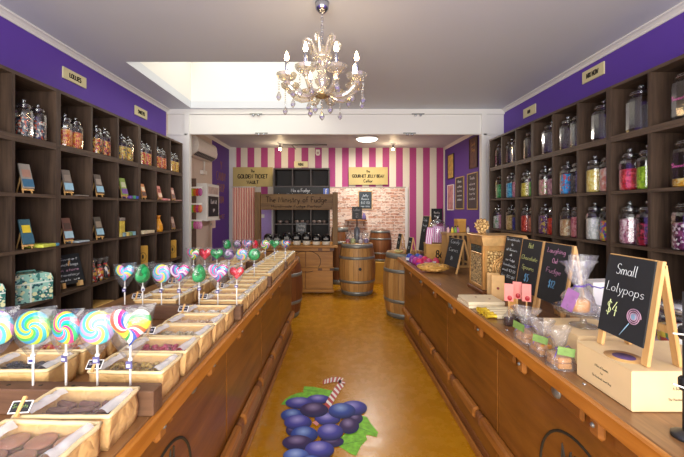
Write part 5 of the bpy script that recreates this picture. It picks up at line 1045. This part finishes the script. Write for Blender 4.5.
# yellow signs
def plate_sign(name, label, loc, w, h, lines, rz=0, th=.012, cat='sign'):
    t = T(name, label, cat, loc, rz); MB().box(-w/2, w/2, -th, 0, -h/2, h/2, .002).build('plate', M_OCHRE if w > .5 else M_IVORY, t); b = MB()
    for s, cz, hh, ww, r in lines: write(b, s, 0, h*cz, h*hh, r, width=w*ww, mtx=Matrix.Translation((0, -th-.001, 0)))
    b.build('lettering', M_INK, t); return t
plate_sign('vault_sign', 'cream sign reading The Golden Ticket Vault on striped wall', (-1.815, 7.93, 2.305), .90, .44, [('The', .24, .13, .1, .006), ('GOLDEN TICKET', -.07, .2, .76, .0095), ('VAULT', -.35, .16, .30, .0085)])
plate_sign('cellar_sign', 'cream sign reading The Gourmet Jelly Bean Cellar on striped wall', (.80, 7.96, 2.33), .89, .40, [('The', .2, .12, .1, .006), ('GOURMET JELLY BEAN', -.09, .17, .82, .008), ('Cellar', -.36, .17, .24, .007)])
plate_sign('fudge_sign', 'tiny cream sign on top of the black cubby cabinet', (-.70, 7.66, 2.555), .30, .13, [('FUDGE', -.2, .4, .4, .006)])
plate_sign('wall_sign', 'cream LOLLIES plate on left purple wall nearest the camera', (XL+.0005, 3.19, 2.775), .29, .10, [('LOLLIES', -.2, .38, .5, .005)], pi/2)
plate_sign('wall_sign', 'cream SWEETS plate on left purple wall nearer the white beam', (XL+.0005, 4.29, 2.76), .27, .11, [('SWEETS', -.2, .36, .55, .005)], pi/2)
plate_sign('wall_sign', 'cream MIX NOW plate on right purple wall nearest the camera', (XR-.0005, 3.275, 2.85), .275, .115, [('MIX NOW', -.2, .38, .55, .005)], -pi/2)
plate_sign('wall_sign', 'cream plate with one short word on right purple wall nearer the beam', (XR-.0005, 4.335, 2.79), .27, .115, [('FUN', -.2, .34, .22, .005)], -pi/2)
# chalkboards on the brick panel, barrel-top display
def wallboard(label, c, w, h, lines, frame=M_PINE, rz=0, board=M_CHALKB):
    t = T('framed_board', label, 'framed board', c, rz); b = MB()
    for a in ((-w/2-.015, w/2+.015, -h/2-.015, -h/2), (-w/2-.015, w/2+.015, h/2, h/2+.015), (-w/2-.015, -w/2, -h/2, h/2), (w/2, w/2+.015, -h/2, h/2)): b.box(a[0], a[1], -.02, 0, a[2], a[3])
    b.build('frame', frame, t); MB().box(-w/2+.0003, w/2-.0003, -.012, -.001, -h/2+.0003, h/2-.0003).build('board', board, t)
    for s, cz, hh, c_, ww in lines: b = MB(); write(b, s, 0, h*cz, h*hh, .004, width=w*ww, mtx=Matrix.Translation((0, -.014, 0))); b.build('writing', chalk(c_), t)
    return t
wallboard('grey blue blackboard on the pale brick panel', (.735, 7.968, 1.78), .29, .39, [('Jelly', .22, .13, 'c8d4dc', .5), ('Beans', .02, .12, 'c8d4dc', .6), ('$12.00', -.22, .14, 'c8d4dc', .7), ('per kilo', -.4, .1, 'c8d4dc', .7)], M_PINE, 0, plain('3a464e', .7, 0, .25, 8))
t = T('sign_stand', 'black framed price sign on grey jar above the middle barrel', 'sign', (.455, 6.635, .9435)); MB().lathe([(.05, 0), (.055, .01), (.055, .26), (.04, .28), (.02, .30)], 16).build('stand_jar', plain('70747c', .3, .2, .2, 20), t); MB().box(-.095, .095, -.012, .012, .44, .68, .003).build('sign_board', M_BLACK, t); MB().cyl((0, 0, .30), (0, 0, .439), .012).build('post', M_DARK, t)
b = MB()
for s, z, h in (('Lollies', .60, .045), ('mix', .535, .035), ('$2', .47, .045)): write(b, s, 0, z, h, .003, mtx=Matrix.Translation((0, -.0135, 0)))
b.build('chalk_writing', chalk('b8b8b8'), t)
pcs = [('c8b0b8', 'pale pink'), ('6a3040', 'plum'), ('d8d0c0', 'cream'), ('3a4050', 'navy'), ('b03048', 'crimson'), ('a8b060', 'lime'), ('d8c8d0', 'white'), ('705890', 'violet')]
def clearbag():
    t = T('clear_sweet_bag', '', 'sweet bag', (0, 0, 0)); MB().lathe([(.035, 0), (.045, .02), (.04, .07), (.015, .085)], 10).build('sweets', M_KBOX, t); gathered(t, .052, .19, .52, seed=2); return t
for k, (c, w) in enumerate(pcs):
    a = 2*pi*k/8+.3; o = place('cbag', clearbag, 'clear bag of %s sweets standing on the middle barrel' % w, (.455+.185*cos(a), 6.63+.185*sin(a), .9435), R.random()*6, 'clear bags on the middle barrel', 1.05 if k % 2 else .9); ch = o.children[0]; ch.data = ch.data.copy(); ch.data.materials[0] = plain(c, .4, 0, .3, 60)
t = T('small_shelf', 'narrow timber wall shelf on brick panel behind the price sign', 'shelf', (.52, 7.90, 1.31)); MB().box(-.24, .24, -.09, .065, 0, .03, .003).build('board', M_RAIL, t)
for x in (-.18, .18): MB().prism([(-.06, 0), (.062, 0), (.062, -.12)], x-.01, x+.01, 'x').build('bracket', M_RAIL, t)
t = T('violet_pouch', 'violet pouch on the narrow wall shelf beside price sign', 'pouch', (.70, 7.88, 1.3405)); MB().lathe([(.04, 0), (.05, .03), (.035, .1), (.02, .12)], 12).build('pouch', plain('7a6aa8', .5), t); MB().lathe([(.022, .1205), (.035, .15)], 10).build('pouch_top', plain('a898c8', .5), t)
wallboard('small blackboard on striped wall right of the brick panel', (2.37, 7.998, 1.435), .22, .28, [('Rocky', .15, .16, 'c0c0c0', .6), ('Road', -.15, .16, 'c0c0c0', .5)], M_BLACK)
# framed pictures on the purple wall
GP = [('framed gold poster high on purple wall nearest striped corner', 7.575, 2.50, .35, .50, plain('c8a050', .5, 0, .45, 14), M_DARK, []), ('large dark brown poster highest on the purple wall', 6.36, 2.60, .33, .53, plain('5a3428', .5, 0, .5, 12), plain('3a2418', .5), [('Candy', .25, .12, 'b89068', .6), ('Shop', .05, .12, 'b89068', .5)]),
      ('gold framed menu board, left of two on purple wall', 7.04, 1.90, .42, .62, M_DARK, M_GOLDP, [('Menu', .34, .09, 'c8c8c8', .5), ('coffee', .18, .07, 'c8c8c8', .6), ('latte', .04, .07, 'c8c8c8', .6), ('cocoa', -.1, .07, 'c8c8c8', .6), ('shakes', -.24, .07, 'c8c8c8', .6)]),
      ('gold framed menu board, right of two on purple wall', 6.40, 1.905, .44, .64, M_DARK, M_GOLDP, [('Treats', .34, .09, 'c8c8c8', .5), ('slice', .18, .07, 'c8c8c8', .6), ('fudge', .04, .07, 'c8c8c8', .6), ('tarts', -.1, .07, 'c8c8c8', .6), ('cake', -.24, .07, 'c8c8c8', .6)]), ('red and cream poster low on purple wall nearest striped corner', 7.585, 1.83, .36, .52, plain('c08080', .5, 0, .6, 9), M_WHITEP, [])]
for lb, y, z, w, h, bd, frm, ln in GP: wallboard(lb, (XRB-.001, y, z), w, h, ln, frm, -pi/2, bd)
# left side wall of the back room
t = T('air_conditioner', 'cream wall mounted air conditioner with dark vent slots', 'air conditioner', (XL+.001, 6.05, 2.45)); b = MB(); b.prism([(0, 0), (.10, 0), (.20, .07), (.215, .14), (.20, .26), (.17, .30), (0, .30)], -.45, .45, 'y'); b.build('housing', M_PLAST, t)
b = MB(); b.M = Matrix.Translation((.152, 0, .034)) @ Matrix.Rotation(-.61, 4, 'Y'); b.box(-.045, .045, -.41, .41, -.004, .003); vt = b.build('vent', M_BLACK, t)
b = MB(); b.M = Matrix.Translation((.155, 0, .030)) @ Matrix.Rotation(-.61, 4, 'Y')
for k in range(13): b.box(-.044, .044, -.40+k*.066, -.385+k*.066, -.004, .001)
b.box(-.004, .004, -.41, .41, -.005, -.001); b.build('vent_slats', plain('8a8078', .5), vt)
t = T('wall_box', 'small white switch box and pipes under the air conditioner', 'switch box', (XL+.001, 6.3, 2.20)); MB().box(0, .06, -.1, .1, 0, .07, .004).build('box', M_PLAST, t); b = MB(); b.cyl((.02, .05, .0705), (.02, .05, .249), .009); b.cyl((.02, .075, .0705), (.02, .075, .249), .009); b.build('pipe', M_PLAST, t)
t = T('cream_pillar', 'cream boxed column below the hanging sweets display', 'column', (XL+.001, 6.1, 0)); MB().box(0, .10, -.3, .35, 0, 1.399).build('column', M_CREAM, t); MB().box(.002, .115, -.31, .36, 0.001, .09).build('skirting', M_WHITE, t)
t = T('display_cabinet', 'white wall cabinet with black chalk panel on the left', 'cabinet', (XL+.001, 6.14, 1.40)); MB().box(0, .26, -.31, .31, 0, .61, .004).build('body', M_WHITE, t); MB().box(-.0, .275, -.325, .325, -.02, -.0005).build('base_ledge', M_WHITE, t)
fr = MB().box(.2605, .268, -.25, .25, .05, .40).build('chalk_panel', M_DARK, t); b = MB(); m = Matrix.Translation((.2695, 0, 0)) @ Matrix.Rotation(pi/2, 4, 'Z'); write(b, 'Let it', 0, .27, .08, .006, width=.3, mtx=m); write(b, 'go', 0, .15, .06, .006, width=.1, mtx=m); b.build('chalk_writing', chalk('c0b8b8'), fr); MB().box(.2605, .266, -.25, .25, .44, .56).build('upper_panel', plain('c8b0a8', .5, 0, .2, 20), t)
t = T('merchandise_strip', 'brown pegged upright beside white post carrying candy bags', 'display strip', (-2.245, 5.60, 0)); MB().box(-.05, .05, 0, .02, 0, 2.07).build('strip', plain('6a5548', .6, 0, .2, 30), t)
for r in range(3): MB().cyl((.0, -.0005, 1.40+.26*r), (.21, -.125, 1.40+.26*r), .004).build('peg', M_SILVER, t)
def hb():
    t = T('candy_bag', '', 'sweet bag', (0, 0, 0)); MB().ball((0, 0, .062), .062, 10, 8, (.58, .2, 1)).build('bag', M_KBOX, t); MB().box(-.034, .034, -.011, .011, .1255, .15, .002).build('header_card', M_WHITEP, t); return t
HC = [[('78c048', 'green'), ('d860a0', 'pink'), ('e078b0', 'rose pink'), ('e890b8', 'pale pink')], [('88c840', 'lime'), ('e06828', 'orange'), ('b83878', 'magenta'), ('d87048', 'coral')], [('c8c838', 'yellow green'), ('e07828', 'orange'), ('c83838', 'red'), ('a84888', 'purple')]]
for r in range(3):
    for k in range(4):
        c, w = HC[r][k]; o = place('hb', hb, '%s candy bag hanging in %s row beside the white post' % (w, ('lowest', 'middle', 'top')[r]), (-2.235+.052*k, 5.574-.031*k, 1.262+.26*r), 0, 'candy bags on the pegged strip', 1.0); ch = o.children[0]; ch.data = ch.data.copy(); ch.data.materials[0] = plain(c, .35, 0, .3, 40)
t = T('paper_notice', 'pale paper notice on purple wall below the white cabinet', 'notice', (XL, 6.66, 1.22)); MB().box(.10, .104, -.14, .06, 0, .15).build('sheet', plain('e8d0c8', .6), t); MB().box(0, .0995, -.05, -.03, .05, .10).build('bracket', M_WHITE, t)
t = T('wall_lettering', 'faint gold lettering painted on purple wall under the air conditioner', 'lettering', (XL+.0025, 7.38, 2.0)); b = MB(); m = Matrix.Rotation(pi/2, 4, 'Z')
for s, z, h, w in (('Y', .42, .16, .12), ('CANDY', .18, .17, .62), ('SHOP', -.06, .17, .5), ('YUM', -.30, .15, .36), ('SINCE', -.62, .08, .5)): b = MB(); write(b, s, 0, z, h, .006, width=w, mtx=m); b.build('letters', plain('9a6a50', .5), t)
# ceiling lights and small fittings of the back room
t = T('ceiling_lamp', 'round white oyster ceiling lamp in the back room', 'lamp', (.67, 6.9, H-.02)); MB().lathe([(.225, 0), (.225, -.02), (.215, -.024)][::-1], 32).build('rim', M_WHITE, t); MB().lathe([(.0, -.075), (.10, -.07), (.18, -.05), (.213, -.0245)], 32).build('diffuser', emit('fff6e8', 4), t)
for px, w, bar in ((280, 'left', True), (393, 'right', False)):
    c = P(px, 0, 7.45); t = T('spotlight', 'small warm ceiling spotlight near striped wall, '+w, 'spotlight', (c.x, 7.45, H-.02))
    MB().lathe([(.05, -.03), (.05, 0)], 16).build('mount', M_WHITE, t); MB().cyl((0, 0, -.0305), (0, 0, -.07), .012).build('stem', M_DARK, t); MB().lathe([(.028, -.11), (.034, -.085), (.022, -.0705)], 14).build('shade', M_ZINC, t); MB().ball((0, 0, -.125), .03, 14, 10).build('bulb', emit('ffdca0', 60), t)
    if bar: b = MB(); b.box(.06, 1.0, -.012, .012, -.045, -.025); b.cyl((.25, 0, -.045), (.34, .0, -.13), .008); b.build('track', M_DARK, t)
t = T('motion_sensor', 'little cream motion sensor on striped wall above portal', 'sensor', (-.345, 8.0, 2.93)); MB().prism([(-.045, 0), (.045, 0), (.05, -.09), (.03, -.13), (-.03, -.13), (-.05, -.09)][::-1], -.05, 0, 'y').build('housing', M_PLAST, t); MB().box(-.028, .028, -.056, -.0505, -.1, -.05, .003).build('lens', plain('c8a8a0', .4), t)

# ================================================================ CHANDELIER
CHX, CHY = -.075, 2.41
t = T('chandelier', 'crystal chandelier with eight candle lights hanging from ceiling', 'chandelier', (CHX, CHY, 2.27))
M_CR = film('f8eed6', .22, .6, .08, .16); M_CRD = film('f6f4ee', .30, .6, .08, .06); M_CHR = plain('b8bcc8', .15, .95)
zz = lambda z: z-2.27
MB().lathe([(.0, zz(2.925)), (.02, zz(2.93)), (.045, zz(2.955)), (.05, zz(2.999))], 20).build('canopy', M_CHR, t)
b = MB()
for k in range(9): 
    z = 2.92-.026*k; pts = [((.008*cos(a) if k % 2 else 0), (0 if k % 2 else .008*cos(a)), zz(z)-.008+.017*sin(a)) for a in [2*pi*i/10 for i in range(10)]]; b.tube(pts, .0022, 5, True, True)
b.build('chain', M_CHR, t)
MB().lathe([(0, zz(2.335)), (.012, zz(2.34)), (.045, zz(2.365)), (.05, zz(2.38)), (.034, zz(2.40)), (.026, zz(2.42)), (.05, zz(2.45)), (.055, zz(2.47)), (.03, zz(2.50)), (.022, zz(2.52)), (.034, zz(2.55)), (.022, zz(2.58)), (.06, zz(2.605)), (.075, zz(2.63)), (.06, zz(2.632)), (.02, zz(2.62)), (.014, zz(2.66)), (.02, zz(2.68)), (.01, zz(2.71))], 20).build('glass_column', M_CR, t)
MB().lathe([(.0, zz(2.335)), (.05, zz(2.352)), (.062, zz(2.372)), (.05, zz(2.376)), (.0, zz(2.36))], 20).build('hub_bowl', plain('b09a70', .2, .7), t)
M_BULB = emit('ffd9a0', 45)
for k in range(8):
    a = radians(22.5+45*k); c, s = cos(a), sin(a); L = lambda r, z: (r*c, r*s, zz(z))
    arm = MB().tube([L(r, z) for r, z in ((.035, 2.385), (.07, 2.365), (.11, 2.345), (.155, 2.345), (.20, 2.365), (.235, 2.40), (.25, 2.44))], [.019, .018, .018, .018, .017, .015, .013], 8, False).build('arm', M_CR, t)
    b = MB(); n = 16
    b.lathe([(.014, -.012), (.04, -.006), (.062, .010), (.070, .030), (.066, .028), (.036, .010), (.0, .008)], 12, L(.25, 2.44), False); b.ball(L(.25, 2.418), .022, 8, 6, (1, 1, .7), False); b.build('drip_pan', M_CR, arm)
    MB().lathe([(.0115, .02), (.0115, .115), (.009, .12)], 12, L(.25, 2.44)).build('candle_sleeve', M_CHR, arm)
    MB().lathe([(.0, .1205), (.010, .122), (.0155, .137), (.012, .155), (.005, .175), (.0, .185)], 12, L(.25, 2.44)).build('bulb', M_BULB, arm)
    # bead strands and drops off the pans
    for q, (dr, dl) in enumerate(((.05, .135), (-.035, .10))):
        aa = a+(.12 if q else -.05); p = ((.25+dr)*cos(aa), (.25+dr)*sin(aa)); b = MB(); ln = dl*(1.0 if k % 2 else .8)
        for i in range(int(ln/.016)): b.ball((p[0], p[1], zz(2.452)-.016*i), .0062, 6, 4)
        z0 = zz(2.452)-.016*int(ln/.016); b.lathe([(0, -.064), (.012, -.052), (.018, -.035), (.010, -.012), (.002, 0)], 8, (p[0], p[1], z0), False); b.build('crystal_drop', M_CRD, arm)
for k in range(5):
    a = 2*pi*k/5+.4; r = .0 if k == 0 else .085; b = MB(); n = 5 if k == 0 else 4; zt = zz(2.334) if k == 0 else zz(2.345)
    for i in range(n): b.ball((r*cos(a), r*sin(a), zt-.008-.017*i), .0065, 6, 4)
    z0 = zt-.017*n; b.lathe([(0, -.062), (.013, -.048), (.018, -.032), (.010, -.010), (.002, 0)], 8, (r*cos(a), r*sin(a), z0), False); b.build('crystal_drop', M_CRD, t)
for k in range(6):
    a = 2*pi*k/6+.2; c, s = cos(a), sin(a); pts = [(r*c, r*s, zz(z)) for r, z in ((.02, 2.62), (.045, 2.65), (.058, 2.70), (.075, 2.735), (.105, 2.745), (.128, 2.72), (.12, 2.69), (.097, 2.685), (.085, 2.705), (.098, 2.72))]
    MB().tube(pts, [.011, .011, .011, .011, .011, .011, .010, .010, .009, .008], 8, False).build('upper_scroll', M_CR, t)
    b = MB(); p = (.055*c, .055*s)
    b.lathe([(0, -.05), (.012, -.038), (.016, -.024), (.008, -.008), (.002, 0)], 8, (p[0], p[1], zz(2.60)), False); b.build('crystal_drop', M_CRD, t)

# ================================================================ LIGHT, CAMERA
def area(name, loc, rot, sx, sy, pw, col):
    l = bpy.data.lights.new(name, 'AREA'); l.shape = 'RECTANGLE'; l.size = sx; l.size_y = sy; l.energy = pw; l.color = col
    o = bpy.data.objects.new(name, l); COL.objects.link(o); o.location = loc; o.rotation_euler = rot; return o
area('shopfront_daylight', (0, YF+.03, 1.6), (radians(90), 0, 0), 4.0, 2.3, 262, (1.0, .97, .91))
area('skylight_daylight', ((HX0+HX1)/2, (HY0+HY1)/2, H+.76), (0, 0, 0), 1.7, 1.4, 9, (1.0, .99, .93))
def point(name, loc, pw, col, r=.05):
    l = bpy.data.lights.new(name, 'POINT'); l.energy = pw; l.color = col; l.shadow_soft_size = r
    o = bpy.data.objects.new(name, l); COL.objects.link(o); o.location = loc
l = bpy.data.lights.new('oyster_lamp_light', 'AREA'); l.shape = 'DISK'; l.size = .4; l.energy = 38; l.color = (1, .92, .82); o = bpy.data.objects.new('oyster_lamp_light', l); COL.objects.link(o); o.location = (.67, 6.9, H-.103)
for px in (280, 393): point('spot_light', (P(px, 0, 7.45).x, 7.45, H-.24), 3.5, (1, .78, .5), .05)
wd = bpy.data.worlds.new('sky'); SC.world = wd; wd.use_nodes = True; bg = wd.node_tree.nodes['Background']; bg.inputs[0].default_value = (.75, .85, 1, 1); bg.inputs[1].default_value = .6
cd = bpy.data.cameras.new('camera'); cam = bpy.data.objects.new('camera', cd); COL.objects.link(cam)
cam.location = (0, 0, CH); cam.rotation_euler = (radians(90), 0, 0); cd.sensor_width = 36; cd.lens = F/684*36; cd.shift_x = (342-CX)/684; cd.shift_y = -(228.5-CY)/684; cd.clip_start = .02
SC.camera = cam
vs = SC.view_settings; vs.view_transform = 'Standard'; vs.look = 'None'; vs.exposure = 0.12; vs.gamma = 1; vs.use_curve_mapping = False
